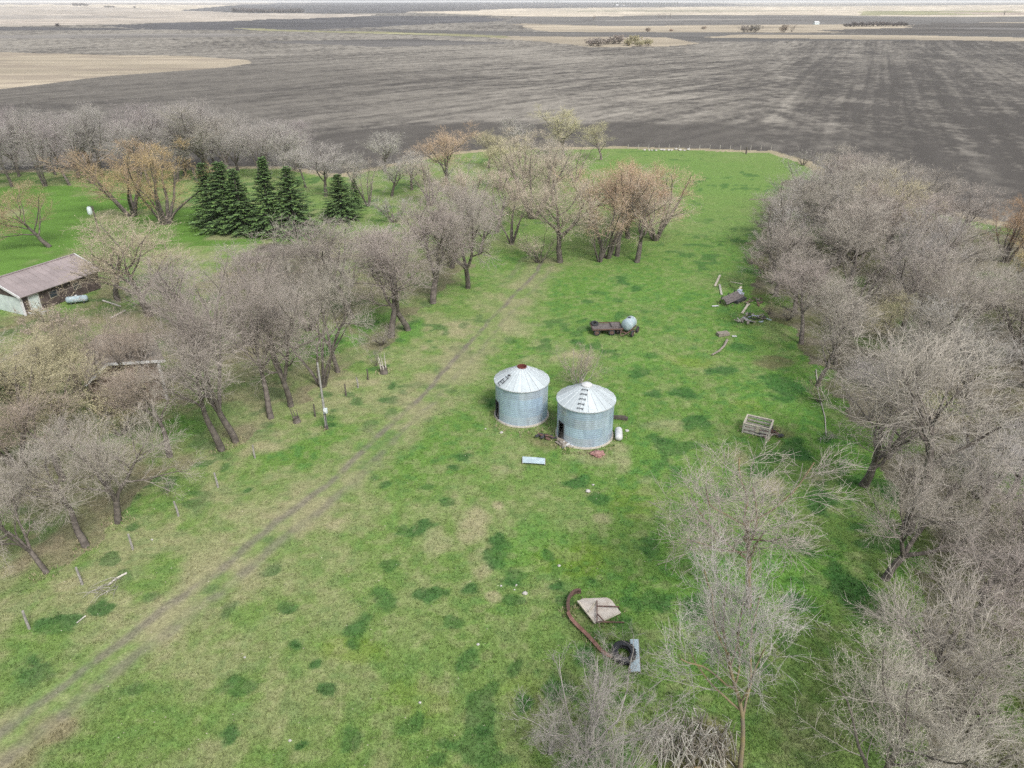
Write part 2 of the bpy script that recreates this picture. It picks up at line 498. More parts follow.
FAR = [  # (polygon in picture rows, colour) painted from the far to the near
    ([(-600, 0), (1700, 0), (1700, 9), (-600, 9)], np.array((0.30, 0.28, 0.24))),
    ([(-600, 3), (300, 3), (420, 9), (300, 14), (-600, 14)], CREAM),
    ([(280, 4.5), (700, 4.5), (760, 7), (520, 9), (420, 13), (230, 13), (180, 10)], DARKF),
    ([(400, 12), (520, 9), (700, 8), (1100, 7), (1700, 7), (1700, 18), (520, 17)], CREAM),
    ([(860, 11), (1010, 11), (1040, 14), (860, 15.5)], OLIVE),
    ([(-600, 8), (110, 8), (260, 13), (380, 15), (350, 17), (100, 25), (0, 27), (-600, 27)], np.array((0.40, 0.355, 0.30))),
    ([(100, 25.5), (256, 20), (380, 16), (480, 17), (512, 19), (370, 27), (256, 31), (150, 30)], DARKF),
    ([(-600, 27), (110, 27.5), (150, 30), (0, 31), (-600, 31)], DARKF),
    ([(512, 17), (700, 16.5), (850, 16), (1000, 16), (1700, 16), (1700, 24), (768, 25), (600, 25), (512, 22)], GREYF * 0.8),
    ([(512, 23), (600, 24.5), (850, 24), (905, 25.5), (1000, 22.5), (1700, 22), (1700, 31), (760, 32), (640, 32), (545, 31)], TAN),
    ([(815, 29.5), (908, 27), (925, 23.5), (1700, 22.5), (1700, 37), (960, 36.5), (860, 33)], SOIL * 1.25),
    ([(370, 28), (540, 31), (780, 32.5), (900, 35), (1700, 38.5), (1700, 43), (900, 41.5), (690, 42.5), (580, 41), (400, 36)], GREYF * 0.62),
    ([(740, 35.5), (860, 36), (1024, 39.2), (1700, 41), (1700, 43.5), (1024, 42.2), (860, 40.6), (700, 39.3)], TAN * 0.9),
    ([(500, 36.5), (560, 38), (600, 38), (660, 39), (700, 43.5), (660, 45.5), (590, 46), (540, 42), (490, 39)], TAN * 0.8),
    ([(230, 28.5), (256, 29), (400, 32.5), (512, 37), (512, 39), (400, 35), (256, 31)], OLIVE),
    ([(-600, 15), (60, 14.5), (190, 16), (60, 18.5), (-600, 19)], np.array((0.33, 0.30, 0.265))),
    ([(-600, 22), (30, 21.5), (120, 22.5), (20, 24), (-600, 25)], np.array((0.46, 0.40, 0.34))),
    ([(-600, 5.5), (150, 5.2), (330, 6.2), (150, 6.8), (-600, 6.8)], np.array((0.27, 0.25, 0.235))),
    ([(560, 10.5), (700, 10), (860, 10.6), (700, 11.8), (560, 11.8)], np.array((0.36, 0.33, 0.25))),
    ([(700, 6.4), (900, 5.6), (1700, 5.8), (1700, 6.8), (900, 7.2)], np.array((0.21, 0.20, 0.19))),
    ([(930, 12.6), (1700, 11.5), (1700, 13.5), (1000, 14.3)], np.array((0.40, 0.33, 0.27))),
    ([(560, 20), (700, 19.4), (800, 20.2), (700, 21.3)], np.array((0.24, 0.225, 0.205))),
    ([(930, 28), (1100, 26.5), (1700, 26), (1700, 28.5), (1050, 30)], np.array((0.17, 0.16, 0.152))),
    ([(0, 36), (200, 34.5), (330, 36.5), (180, 39), (0, 39.5), (-600, 38)], np.array((0.22, 0.205, 0.188))),
    ([(250, 42), (420, 40), (520, 43), (380, 46)], np.array((0.125, 0.118, 0.112))),
    ([(-600, 48), (0, 51.5), (110, 54), (190, 55.5), (245, 60), (254, 63.5), (230, 67.5), (110, 76), (0, 88), (-600, 115)], TAN),
]
FARW = [([G(px, max(py, 2.6)) for px, py in pl], c) for pl, c in FAR]


def ground_colours(x, y):
    n = x.shape
    d = np.sqrt(x * x + y * y)
    w1 = fbm(x / 3.0, y / 3.0, 40, 3) - 0.5; w2 = fbm(x / 3.0 + 50, y / 3.0, 47, 3) - 0.5
    jx = w1 * 2.4 * np.clip(d / 90, 0.5, 3); jy = w2 * 2.4 * np.clip(d / 90, 0.5, 3)
    wood = inpoly(x + jx * 2, y + jy * 2, WOOD)
    lawn = inpoly(x + jx * 0.5, y + jy * 0.5, LAWN)
    lwood = inpoly(x + jx * 2, y + jy * 2, LEFTWOOD)
    dE, sE, aE = dist_poly(x, y, EDGE_W)
    ins = ~inpoly(x, y, NEAR_POLY)
    sd = np.where(ins, dE, -dE)
    edge = sd + jx * 0.35
    dT, sT, aT = dist_poly(x, y, TRACK)
    offT = dT * sT + w1 * 0.7
    cls = np.zeros(n, int)
    # --- pasture grass
    a1 = fbm(x / 9.0, y / 9.0, 51, 4); a2 = fbm(x / 2.2, y / 2.2, 61, 4); a3 = fbm(x / 28.0, y / 28.0, 71, 3); a4 = fbm(x / 0.55, y / 0.55, 81, 2)
    lush = np.array((0.104, 0.200, 0.040)); mid = np.array((0.142, 0.218, 0.060)); dark = np.array((0.036, 0.108, 0.028)); straw = np.array((0.300, 0.270, 0.165)); yel = np.array((0.145, 0.220, 0.022))
    brown = np.array((0.185, 0.135, 0.090))
    leftness = sstep(6, -26, x - (y - 60) * 0.12)
    wetness = sstep(0.35, 0.68, a1 * 0.6 + a3 * 0.5 + 0.00 - 0.11 * leftness + 0.08 * sstep(10, 40, x))

    def mixc(c, c2, f):
        return c * (1 - f[..., None]) + c2 * f[..., None]
    col = np.broadcast_to(mid, n + (3,)).copy()
    col = mixc(col, lush, wetness * 0.9)
    dry = sstep(0.5, 0.72, a2 * 0.62 + (1 - a1) * 0.38 + 0.09 * leftness) * (0.19 + 0.36 * leftness)
    col = mixc(col, straw, np.clip(dry, 0, 1))
    warp = (w1 * 1.6, w2 * 1.6)
    col = mixc(col, lush * np.array((0.9, 1.1, 0.9)), np.clip(gauss_sum(x, y, lush_patches, warp), 0, 1))
    col = mixc(col, yel, gauss_sum(x, y, yellow_patches, warp) * 0.7)
    a5 = fbm(x / 0.75, y / 0.75, 85, 2)
    near1 = 1 - sstep(90, 160, d)
    col = mixc(col, np.array((0.165, 0.225, 0.075)), 0.45 * sstep(90, 150, d))
    col = mixc(col, dark * 1.5, sstep(0.60, 0.70, a5) * 0.5 * near1 * (0.4 + 0.6 * wetness))
    col = mixc(col, straw * 1.1, sstep(0.60, 0.70, 1 - a5) * 0.22 * near1)
    sp = gauss_sum(x, y, straw_patches, warp)
    col = mixc(col, straw * 1.05, sp * (0.45 + 0.55 * sstep(0.35, 0.6, a2)))
    bp = gauss_sum(x, y, brown_patches, warp)
    col = mixc(col, brown, bp * 0.8 * (0.5 + 0.5 * sstep(0.3, 0.6, a2)))
    w3 = fbm(x / 0.9, y / 0.9, 45, 3) - 0.5; w4 = fbm(x / 0.9 + 31, y / 0.9, 46, 3) - 0.5
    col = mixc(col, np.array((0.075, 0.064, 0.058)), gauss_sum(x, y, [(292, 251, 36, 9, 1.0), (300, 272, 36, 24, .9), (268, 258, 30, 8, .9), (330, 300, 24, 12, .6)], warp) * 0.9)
    dp = gauss_sum(x, y, dark_patches, (w1 * 1.4 + w3 * 1.3, w2 * 1.4 + w4 * 1.3), 0.35, 1.15)
    rp = sstep(0.64, 0.69, fbm(x / 1.9 + 9, y / 1.9, 91, 2)) * sstep(0.46, 0.58, fbm(x / 16, y / 16 + 4, 93, 2)) * (~wood)
    dk = np.clip(np.maximum(dp * (0.7 + 0.3 * sstep(0.3, 0.55, a2)), rp * 0.75), 0, 1)
    col = mixc(col, dark, dk * 0.82)
    tuft = np.full(n, 0.85)
    # far green meadow reads as a purer green
    # --- track
    dryband = (1 - sstep(1.2, 4.2, np.abs(offT - 0.7))) * 0.6
    col = mixc(col, straw * 0.92, dryband * (0.3 + 0.7 * sstep(0.3, 0.62, a2)))
    nearw = sstep(75, 35, y)
    rut = np.maximum(1 - sstep(0.10, 0.44 + 0.18 * nearw, np.abs(offT)), (0.35 + 0.55 * nearw) * (1 - sstep(0.10, 0.42 + 0.30 * nearw, np.abs(offT - 1.75))))
    rut = np.maximum(rut, 0.45 * (1 - sstep(0.2, 0.7, np.abs(offT + 3.0))) * sstep(92, 104, y) * (1 - sstep(118, 128, y)))
    rut = rut * (1 - 0.2 * nearw) * (0.40 + 0.6 * sstep(0.36, 0.58, fbm(x / 1.3, y / 1.3, 101, 4)))
    col = mixc(col, np.array((0.165, 0.146, 0.122)), np.clip(rut, 0, 1) * 0.85)
    cls[(dT < 2.4) & (offT > -0.9)] = 1
    # --- lawn
    lc = np.array((0.098, 0.190, 0.036)) * (0.7 + 0.6 * fbm(x / 5, y / 1.6, 111, 3))[..., None]
    lc = mixc(lc, straw, sstep(0.56, 0.72, fbm(x / 8, y / 8, 113, 3)) * 0.6)
    lawn_b = bp[..., None] * 0.7
    col = np.where(lawn[..., None], lc * (1 - lawn_b) + brown * lawn_b, col)
    tuft = np.where(lawn, 0.4, tuft)
    cls[lawn] = 2
    # --- leaf litter under the woods
    lit = np.array((0.158, 0.142, 0.102)); lit2 = np.array((0.115, 0.125, 0.055))
    lf = sstep(0.4, 0.62, fbm(x / 4.2, y / 4.2, 121, 4))
    litc = lit * (1 - lf[..., None]) + lit2 * lf[..., None]
    litc = mixc(litc, np.array((0.080, 0.150, 0.030)), sstep(0.6, 0.72, fbm(x / 7, y / 7, 123, 3)) * 0.8)
    col = np.where(wood[..., None], litc, col)
    lfl = (lwood & ~lawn) * (0.22 + 0.45 * sstep(0.45, 0.6, fbm(x / 5, y / 5, 131, 3))) * (1 - gauss_sum(x, y, lush_patches, warp))
    col = mixc(col, np.array((0.20, 0.165, 0.115)), lfl * (1 - sstep(0, 1, rut)))
    cls[wood] = 6
    # --- verge of dry grass along the field
    vg = (edge > -3.2 - 2.0 * sstep(60, 110, x) * (1 - sstep(110, 150, x))) & (edge <= 0)
    col = np.where((vg & (~wood | (x > 40)))[..., None] & (vg[..., None]), mixc(np.broadcast_to(np.array((0.37, 0.31, 0.22)), n + (3,)), straw * 0.8, a2), col)
    cls[vg] = 4
    # --- ploughed field beyond
    fld = edge > 0
    az = math.radians(24)
    wob = (fbm(x / 120, y / 120, 141, 2) - 0.5) * 5
    s = x * math.sin(az) + y * math.cos(az); t = x * math.cos(az) - y * math.sin(az) + wob
    st1 = fbm(s / 55, t / 4.2, 151, 3); st2 = fbm(s / 170, t / 9.0, 161, 3); st3 = fbm(s / 24, t / 1.1, 171, 2)
    az2 = math.radians(62)
    s2 = x * math.sin(az2) + y * math.cos(az2); t2 = x * math.cos(az2) - y * math.sin(az2) + wob * 2.2
    sl1 = fbm(s2 / 40, t2 / 3.6, 152, 3); sl2 = fbm(s2 / 150, t2 / 14.0, 162, 3)
    # bearing decides which cultivation direction dominates
    bear = x / np.maximum(y, 1)
    rightness = sstep(0.26, 0.36, bear + (a3 - 0.5) * 0.05)
    amount = 0.50 * (1 - rightness) + 0.20 * rightness
    cloud = fbm(x / 120, y / 150, 181, 3)
    iso = fbm(x / 5.0, y / 5.0, 175, 5, 0.62); isob = fbm(x / 26, y / 26, 176, 3)
    az3 = math.radians(40)
    s3 = x * math.sin(az3) + y * math.cos(az3); t3 = x * math.cos(az3) - y * math.sin(az3) + wob * 2
    sm = fbm(s3 / 60, t3 / 3.0, 177, 3)
    iso2 = fbm(x / 1.7, y / 2.4, 178, 3, 0.7)
    lf_ = 0.50 + 0.6 * (sl1 - .5) + 0.6 * (sl2 - .5) + 1.1 * (sm - .5) + 1.2 * (iso - .5) + 0.8 * (iso2 - .5) + 1.1 * (cloud - .5) + 0.08 * sstep(260, 420, d)
    row = fbm(s / 260, t / 2.2, 179, 2)
    rf_ = 0.15 + 0.6 * (row - .5) + 0.55 * (st2 - .5) + 1.1 * (iso - .5) + 0.6 * (isob - .5) + 0.9 * (iso2 - .5) + 0.4 * (cloud - .5)
    frac = np.clip(lf_, 0, 1) * (1 - rightness) + np.clip(rf_, 0, 1) * rightness
    sx = (st2 - .5) * .03
    stripe = 0
    for bc, bw, ba in ((0.325, .010, .30), (0.365, .012, .38), (0.405, .007, .30), (0.50, .012, .16), (0.575, .010, .16), (0.66, .014, .12)):
        stripe = stripe + np.exp(-((bear + (380 - y) * 0.00002 - bc - sx) / bw) ** 2) * ba
    stripe = stripe * (1 - sstep(330, 520, d))
    head = (1 - sstep(38, 52, edge + (a3 - 0.5) * 26)) * sstep(-0.65, -0.4, bear) * (1 - 0.45 * rightness)
    stripe = np.exp(-((bear - 0.345 - (st2 - .5) * .02) / 0.022) ** 2) * 0.42 + np.exp(-((bear - 0.42) / 0.012) ** 2) * 0.22
    frac = np.clip(frac * (1 - 0.85 * head) + stripe * sstep(0.38, 0.62, iso) * (1 - head), 0, 1)
    dd = sstep(300, 130, np.hypot(x + 250, y - 330)) * 0.6   # dark wet hollow beside the dry patch
    frac = frac * (1 - dd)
    fc = SOIL * (1 - frac[..., None]) + STUB * frac[..., None]
    fc = fc * (0.86 + 0.28 * st1)[..., None]
    col = np.where(fld[..., None], fc, col)
    tuft = np.where(fld, 0.28, tuft); tuft = np.where(vg, 0.6, tuft)
    cls[fld] = 3
    # --- distant fields
    fj = np.clip(d * 0.006, 0, 12)
    fx = x + (fbm(x / 60, y / 60, 191, 2) - 0.5) * fj * 4; fy = y + (fbm(x / 60 + 7, y / 60, 192, 2) - 0.5) * fj * 4
    for i, (pl, c) in enumerate(FARW):
        m = inpoly(fx, fy, pl)
        if not m.any():
            continue
        band = 0.62 + 0.76 * (fbm(x / 200, y / 45, 200 + i, 3))
        band = band * (0.72 + 0.56 * fbm(x / 45, y / 10, 220 + i, 3))
        cc = c * band[..., None]
        if i == len(FARW) - 1:
            pk = sstep(0.5, 0.62, fbm(x / 34, y / 22, 260, 4)) * 0.55
            cc = cc * (1 - pk[..., None]) + np.array((0.24, 0.20, 0.16)) * pk[..., None]
        col = np.where(m[..., None], cc, col)
        tuft = np.where(m, 0.2, tuft)
        cls[m] = 5 if i != len(FARW) - 1 else 7
    return col, tuft, cls


def make_ground():
    # rows along the view direction, columns fanning out from a point behind: fine near, coarse far
    rows_px = np.concatenate([np.arange(1120, 620, -2.0), np.arange(620, 165, -1.15), np.arange(165, 100, -0.8), np.arange(100, 8, -0.45), np.arange(8, 3.0, -0.2)])
    ys = np.array([G(512, p)[1] for p in rows_px])
    ys = np.concatenate([[-45, -20, -8], ys[ys > -2], [34000, 60000]])
    us = np.linspace(-1.12, 1.12, 1240)
    Y, U = np.meshgrid(ys, us, indexing='ij')
    X = U * (Y + 62)
    x = X.ravel(); y = Y.ravel()
    z = terrain(x, y)
    col, tuft, cls = ground_colours(x, y)
    nr, nc = Y.shape
    idx = np.arange(nr * nc).reshape(nr, nc)
    q = np.stack([idx[:-1, :-1], idx[:-1, 1:], idx[1:, 1:], idx[1:, :-1]], -1).reshape(-1, 4)
    fc = cls[q[:, 0]]
    V = np.stack([x, y, z], -1)
    A = np.concatenate([col, tuft[:, None]], 1)
    names = {0: 'pasture', 1: 'dirt_track', 2: 'lawn', 3: 'ploughed_field', 4: 'grass_verge', 5: 'distant_farmland', 6: 'woodland_floor', 7: 'dry_grass_field'}
    for k, nm in names.items():
        f = q[fc == k]
        if not len(f):
            continue
        u, inv = np.unique(f, return_inverse=True)
        me = np_mesh(nm, V[u], inv.reshape(-1, 4), {'gcol': ('FLOAT_COLOR', A[u])}, smooth=True)
        o = link(nm, me, M['ground'])
        o['kind'] = 'structure'


make_ground()


def gz(x, y):
    return float(terrain(np.array([float(x)]), np.array([float(y)]))[0])


def GP(px, py, dz=0.0):
    x, y = G(px, py)
    return Vector((x, y, gz(x, y) + dz))


# ------------------------------------------------------------------ trees


def nrm(a):
    return a / np.maximum(np.linalg.norm(a, axis=-1, keepdims=True), 1e-9)


def grow(rg, base, d, L, r0, r1, K, wob, trop):
    pts = [base]
    N = len(base)
    d = d.copy()
    for k in range(1, K):
        d = d + rg.normal(0, wob, (N, 3)); d[:, 2] += trop
        d = nrm(d)
        pts.append(pts[-1] + d * (L / (K - 1))[:, None])
    pts = np.stack(pts, 1)
    s = np.linspace(0, 1, K)[None]
    rad = r0[:, None] * (1 - s) + r1[:, None] * s
    return pts, rad


def spawn(rg, pts, rad, n, t0, t1, ang, angj):
    N, K = rad.shape
    t = t0 + (t1 - t0) * (np.arange(n)[None] + rg.random((N, n))) / n
    f = t * (K - 1); i = np.clip(np.floor(f).astype(int), 0, K - 2); f = (f - i)
    r_ = np.arange(N)[:, None]
    a = pts[r_, i]; b = pts[r_, i + 1]
    p = a + (b - a) * f[..., None]
    T = nrm(b - a)
    rr = rad[r_, i] * (1 - f) + rad[r_, i + 1] * f
    az = rg.random((N, 1)) * 6.28 + np.arange(n)[None] * 2.399 + rg.normal(0, 0.4, (N, n))
    ref = nrm(rg.normal(0, 1, (N, n, 3)))
    u = nrm(np.cross(T, ref * 0.01 + np.array([0.3, 0.2, 0.93])))
    w = np.cross(T, u)
    an = ang + rg.normal(0, angj, (N, n))
    d = np.cos(an)[..., None] * T + np.sin(an)[..., None] * (np.cos(az)[..., None] * u + np.sin(az)[..., None] * w)
    return p.reshape(-1, 3), d.reshape(-1, 3), t.ravel(), rr.ravel()


def tubes(pts, rad, S):
    N, K, _ = pts.shape
    T = np.empty_like(pts)
    T[:, 1:-1] = pts[:, 2:] - pts[:, :-2]
    T[:, 0] = pts[:, 1] - pts[:, 0]; T[:, -1] = pts[:, -1] - pts[:, -2]
    T = nrm(T)
    ref = np.where(np.abs(T[:, :1, 2:3]) < 0.8, np.array([0, 0, 1.0]), np.array([1.0, 0, 0]))
    u = nrm(np.cross(T, np.broadcast_to(ref, T.shape))); w = np.cross(T, u)
    th = np.arange(S) * 2 * np.pi / S
    ring = pts[:, :, None] + rad[:, :, None, None] * (np.cos(th)[:, None] * u[:, :, None] + np.sin(th)[:, None] * w[:, :, None])
    v = ring.reshape(-1, 3)
    idx = np.arange(N * K * S).reshape(N, K, S)
    i2 = np.roll(idx, -1, axis=2)
    q = np.stack([idx[:, :-1], i2[:, :-1], i2[:, 1:], idx[:, 1:]], -1).reshape(-1, 4)
    return v, q


def merge(parts):
    vs = []; qs = []; ts = []; n = 0
    for v, q, t in parts:
        vs.append(v); qs.append(q + n); ts.append(np.full(len(v), t) if np.isscalar(t) else t); n += len(v)
    return np.concatenate(vs), np.concatenate(qs), np.concatenate(ts)


def bud_faces(rg, p, size):
    """little two-faced buds standing at the twig ends"""
    N = len(p)
    d = nrm(rg.normal(0, 1, (N, 3)) + np.array([0, 0, 0.6])); e = nrm(np.cross(d, rg.normal(0, 1, (N, 3))))
    s = size * rg.uniform(0.6, 1.4, (N, 1))
    v = np.stack([p, p + d * s * 0.5 + e * s * 0.32, p + d * s, p + d * s * 0.5 - e * s * 0.32], 1).reshape(-1, 3)
    q = np.arange(N * 4).reshape(-1, 4)
    return v, q


def gen_tree(seed, form='elm', n=(8, 9, 8, 7), buds=0, budsize=0.10, rk=1.0):
    """bare deciduous tree, about 10 m tall; returns trunk mesh, crown mesh, crown width, height"""
    rg = np.random.default_rng(seed)
    tp = []; cp = []
    if form in ('elm', 'tall'):       # one trunk that forks low into rising limbs
        pts, rad = grow(rg, np.zeros((1, 3)), np.array([[rg.normal(0, .06), rg.normal(0, .06), 1.0]]), np.array([5.2 if n[1] == 8 else 6.0]), np.array([0.105 if n[1] == 8 else (0.19 if form == 'tall' else 0.22)]), np.array([0.05]), 9, 0.07, 0.05)
        tp.append((*tubes(pts, rad, 7), 0.0))
        tl = form == 'tall'
        b, d, t, r = spawn(rg, pts, rad, n[0], (0.44 if n[1] == 8 else 0.56) if tl else 0.34, 1.0, 0.66 if tl else 0.75, 0.16)
        if form == 'tall':
            keep = rg.random(len(b)) > 0.14; b, d, t, r = b[keep], d[keep], t[keep], r[keep]
        L = rg.uniform(2.6, 5.6, len(b)) * (1.05 - 0.35 * t)
        pts1, rad1 = grow(rg, b, d, L, r * 0.62, np.full(len(b), 0.025), 8, 0.13, 0.11)
    elif form == 'forked':  # short bole that splits into two or three heavy crooked stems
        pts, rad = grow(rg, np.zeros((1, 3)), np.array([[rg.normal(0, .12), rg.normal(0, .12), 1.0]]), np.array([rg.uniform(1.3, 2.6)]), np.array([0.27]), np.array([0.21]), 5, 0.08, 0.0)
        tp.append((*tubes(pts, rad, 8), 0.0))
        k = int(rg.integers(2, 4))
        a = np.arange(k) * 6.283 / k + rg.uniform(-.5, .5, k); ln = rg.uniform(0.30, 0.75, k)
        d = nrm(np.stack([np.cos(a) * ln, np.sin(a) * ln, np.ones(k)], 1))
        b = np.repeat(pts[:, -1] - np.array([[0, 0, .08]]), k, 0)
        pts0, rad0 = grow(rg, b, d, rg.uniform(4.6, 6.6, k), np.full(k, 0.165), np.full(k, 0.045), 9, 0.12, 0.03)
        tp.append((*tubes(pts0, rad0, 7), 0.0))
        b, d, t, r = spawn(rg, pts0, rad0, n[0], 0.22, 1.0, 0.68, 0.2)
        keep = rg.random(len(b)) > 0.2; b, d, t, r = b[keep], d[keep], t[keep], r[keep]
        L = rg.uniform(1.8, 4.6, len(b)) * (1.1 - 0.4 * t)
        pts1, rad1 = grow(rg, b, d, L, r * 0.6, np.full(len(b), 0.022), 7, 0.15, 0.06)
    elif form == 'multi':   # several stems from one root, spreading like a vase
        k = n[0]
        a = np.arange(k) * 6.283 / k + rg.uniform(-.4, .4, k); ln = rg.uniform(0.15, 0.5, k)
        d = nrm(np.stack([np.cos(a) * ln, np.sin(a) * ln, np.ones(k)], 1))
        b = np.stack([np.cos(a) * .18, np.sin(a) * .18, np.zeros(k) - 0.05], 1)
        L = rg.uniform(6.6, 9.3, k)
        pts1, rad1 = grow(rg, b, d, L, rg.uniform(0.10, 0.16, k), np.full(k, 0.02), 10, 0.09, 0.03)
    elif form == 'upright':  # straight leader, short ascending limbs
        pts, rad = grow(rg, np.zeros((1, 3)), np.array([[rg.normal(0, .05), rg.normal(0, .05), 1.0]]), np.array([8.8]), np.array([0.18]), np.array([0.03]), 10, 0.05, 0.05)
        tp.append((*tubes(pts, rad, 6), 0.0))
        b, d, t, r = spawn(rg, pts, rad, n[0], 0.25, 1.0, 0.72, 0.14)
        L = rg.uniform(3.0, 4.4, len(b)) * (1.1 - 0.65 * t)
        pts1, rad1 = grow(rg, b, d, L, r * 0.5, np.full(len(b), 0.02), 7, 0.12, 0.10)
    else:                   # shrub
        k = n[0]
        a = rg.uniform(0, 6.28, k); ln = rg.uniform(0.15, 0.9, k)
        d = nrm(np.stack([np.cos(a) * ln, np.sin(a) * ln, np.ones(k)], 1))
        b = np.stack([np.cos(a) * .5 * rg.random(k), np.sin(a) * .5 * rg.random(k), np.zeros(k) - 0.05], 1)
        L = rg.uniform(5.0, 9.0, k)
        pts1, rad1 = grow(rg, b, d, L, rg.uniform(0.05, 0.09, k), np.full(k, 0.015), 8, 0.12, 0.02)
    tp.append((*tubes(pts1, rad1, 6 if form in ('elm', 'tall', 'forked') else 5), 0.0))
    lo = 0.30 if form in ('multi', 'shrub') else 0.18
    b, d, t, r = spawn(rg, pts1, rad1, n[1], lo, 1.0, 0.72, 0.2)
    pd = np.repeat(rg.uniform(0.55, 1.0, len(pts1)), n[1]); keep = rg.random(len(b)) < pd
    b, d, t, r = b[keep], d[keep], t[keep], r[keep]
    L2 = rg.uniform(1.1, 3.3, len(b)) * (1.1 - 0.55 * t)
    pts2, rad2 = grow(rg, b, d, L2, np.minimum(r * 0.7, 0.042) * rk, np.full(len(b), 0.011) * rk, 6, 0.15, 0.07)
    cp.append((*tubes(pts2, rad2, 4), 0.35))
    b, d, t, r = spawn(rg, pts2, rad2, n[2], 0.12, 1.0, 0.70, 0.25)
    pd = np.repeat(rg.uniform(0.62, 1.0, len(pts2)), n[2]); keep = rg.random(len(b)) < pd
    b, d, t, r = b[keep], d[keep], t[keep], r[keep]
    L3 = rg.uniform(0.6, 1.55, len(b)) * (1.1 - 0.5 * t)
    pts3, rad3 = grow(rg, b, d, L3, np.minimum(r * 0.8, 0.017) * rk, np.full(len(b), 0.007) * rk, 4, 0.18, 0.06)
    cp.append((*tubes(pts3, rad3, 3), 0.85))
    b, d, t, r = spawn(rg, pts3, rad3, n[3], 0.1, 1.0, 0.66, 0.3)
    L4 = rg.uniform(0.30, 0.75, len(b)) * (1.1 - 0.4 * t)
    pts4, rad4 = grow(rg, b, d, L4, np.full(len(b), 0.0085) * rk, np.full(len(b), 0.004) * rk, 3, 0.2, 0.05)
    cp.append((*tubes(pts4, rad4, 3), 1.0))
    if buds:
        pick = rg.integers(0, len(pts4), buds)
        kk = rg.integers(1, 3, buds)
        cp.append((*bud_faces(rg, pts4[pick, kk], budsize), 1.0))
    v, q, t = merge(tp)
    tm = np_mesh('trunk', v, q, None, smooth=True)
    v2, q2, t2 = merge(cp)
    cm = np_mesh('crown', v2, q2, {'tip': ('FLOAT', t2)}, smooth=False)
    cm.materials.append(M['twig'])
    w = np.percentile(np.abs(v2[:, :2] - np.median(v2[:, :2], axis=0)), 96) * 2
    h = np.percentile(v2[:, 2], 99.5)
    return tm, cm, float(w), float(h)


KINDS = {}
for nm, args in {
    'elm': [(s, 'elm', (9, 10, 9, 7), 0, 0, 0.72) for s in (1, 2, 3, 4)],
    'multi': [(s, 'multi', (6, 10, 8, 6), 0, 0, 0.72) for s in (11, 12, 13)],
    'upright': [(s, 'upright', (16, 7, 7, 6), 0, 0, 0.72) for s in (21, 22)],
    'budded': [(s, 'elm', (9, 10, 9, 7), 5000, 0.055, 0.75) for s in (31, 32)],
    'willow': [(s, 'multi', (8, 11, 9, 7), 6000, 0.055, 0.75) for s in (41, 42)],
    'hero': [(s, 'elm', (10, 11, 9, 7), 0, 0, 0.68) for s in (51, 52)],
    'herobud': [(s, 'elm', (9, 9, 9, 6), 2500, 0.045, 0.68) for s in (53,)],
    'sparse': [(s, 'tall', (10, 8, 9, 8), 0, 0, 0.66) for s in (65, 56)],
    'forked': [(s, 'forked', (8, 9, 9, 7), 0, 0, 0.72) for s in (81, 82, 83, 84)],
    'tall': [(s, 'tall', (10, 11, 9, 7), 0, 0, 0.72) for s in (57, 58, 59)],
    'farbush': [(s, 'shrub', (20, 6, 6, 3), 5000, 0.45, 2.5) for s in (91, 92)],
    'shrub': [(s, 'shrub', (14, 6, 6, 5)) for s in (61, 62)],
    'nearshrub': [(s, 'shrub', (17, 8, 7, 6), 0, 0, 0.8) for s in (63, 64)],
    'budshrub': [(s, 'shrub', (14, 6, 6, 5), 2500, 0.16) for s in (71,)],
}.items():
    KINDS[nm] = [gen_tree(*a) for a in args]

GREY = (0.405, 0.369, 0.316); PURP = (0.385, 0.337, 0.300); TANT = (0.40, 0.335, 0.27); ORAN = (0.43, 0.315, 0.205); YELL = (0.43, 0.39, 0.25); WHIT = (0.42, 0.395, 0.365); DARK = (0.215, 0.195, 0.19); GOLD = (0.46, 0.355, 0.185)
RUSS = (0.39, 0.25, 0.165)
BARKMESH = {}
TREE_N = [0]


def tree(name, x, y, h, w, kind, tint, label, cat='tree', group=None, lean=(0, 0), var=None, bark='bark', jit=0.06):
    TREE_N[0] += 1
    r = random.Random(TREE_N[0] * 77 + 5)
    tm, cm, mw, mh = KINDS[kind][(var if var is not None else r.randrange(99)) % len(KINDS[kind])]
    z = gz(x, y)
    o = empty(name, (x, y, z - 0.03), 0, label, cat, group)
    sz = h / mh; sx = sz if w is None else min(max(w / mw, sz * 0.6), sz * 1.7)
    o.scale = (sx, sx, sz)
    o.rotation_mode = 'ZXY'
    o.rotation_euler = (math.radians(lean[1]), math.radians(lean[0]), r.uniform(0, 6.28))
    key = (tm.name, bark)
    if key not in BARKMESH:
        m2 = tm.copy(); m2.materials.clear(); m2.materials.append(M[bark]); BARKMESH[key] = m2
    t = link('trunk', BARKMESH[key], None, o)
    c = link('crown', cm, None, o)
    k = 1 + r.uniform(-jit, jit)
    c.color = (tint[0] * k, tint[1] * k * (1 + r.uniform(-.02, .02)), tint[2] * k, 1)
    return o


def ptree(px, py, ty, wpx, kind, tint, label, lean=(0, 0), group=None, name='bare_tree', **kw):
    x, y = G(px, py)
    h = zrow(y, ty)
    w = None if wpx is None else wpx * mpp(px, py)
    return tree(name, x, y, h, w, kind, tint, label, lean=lean, group=group, **kw)


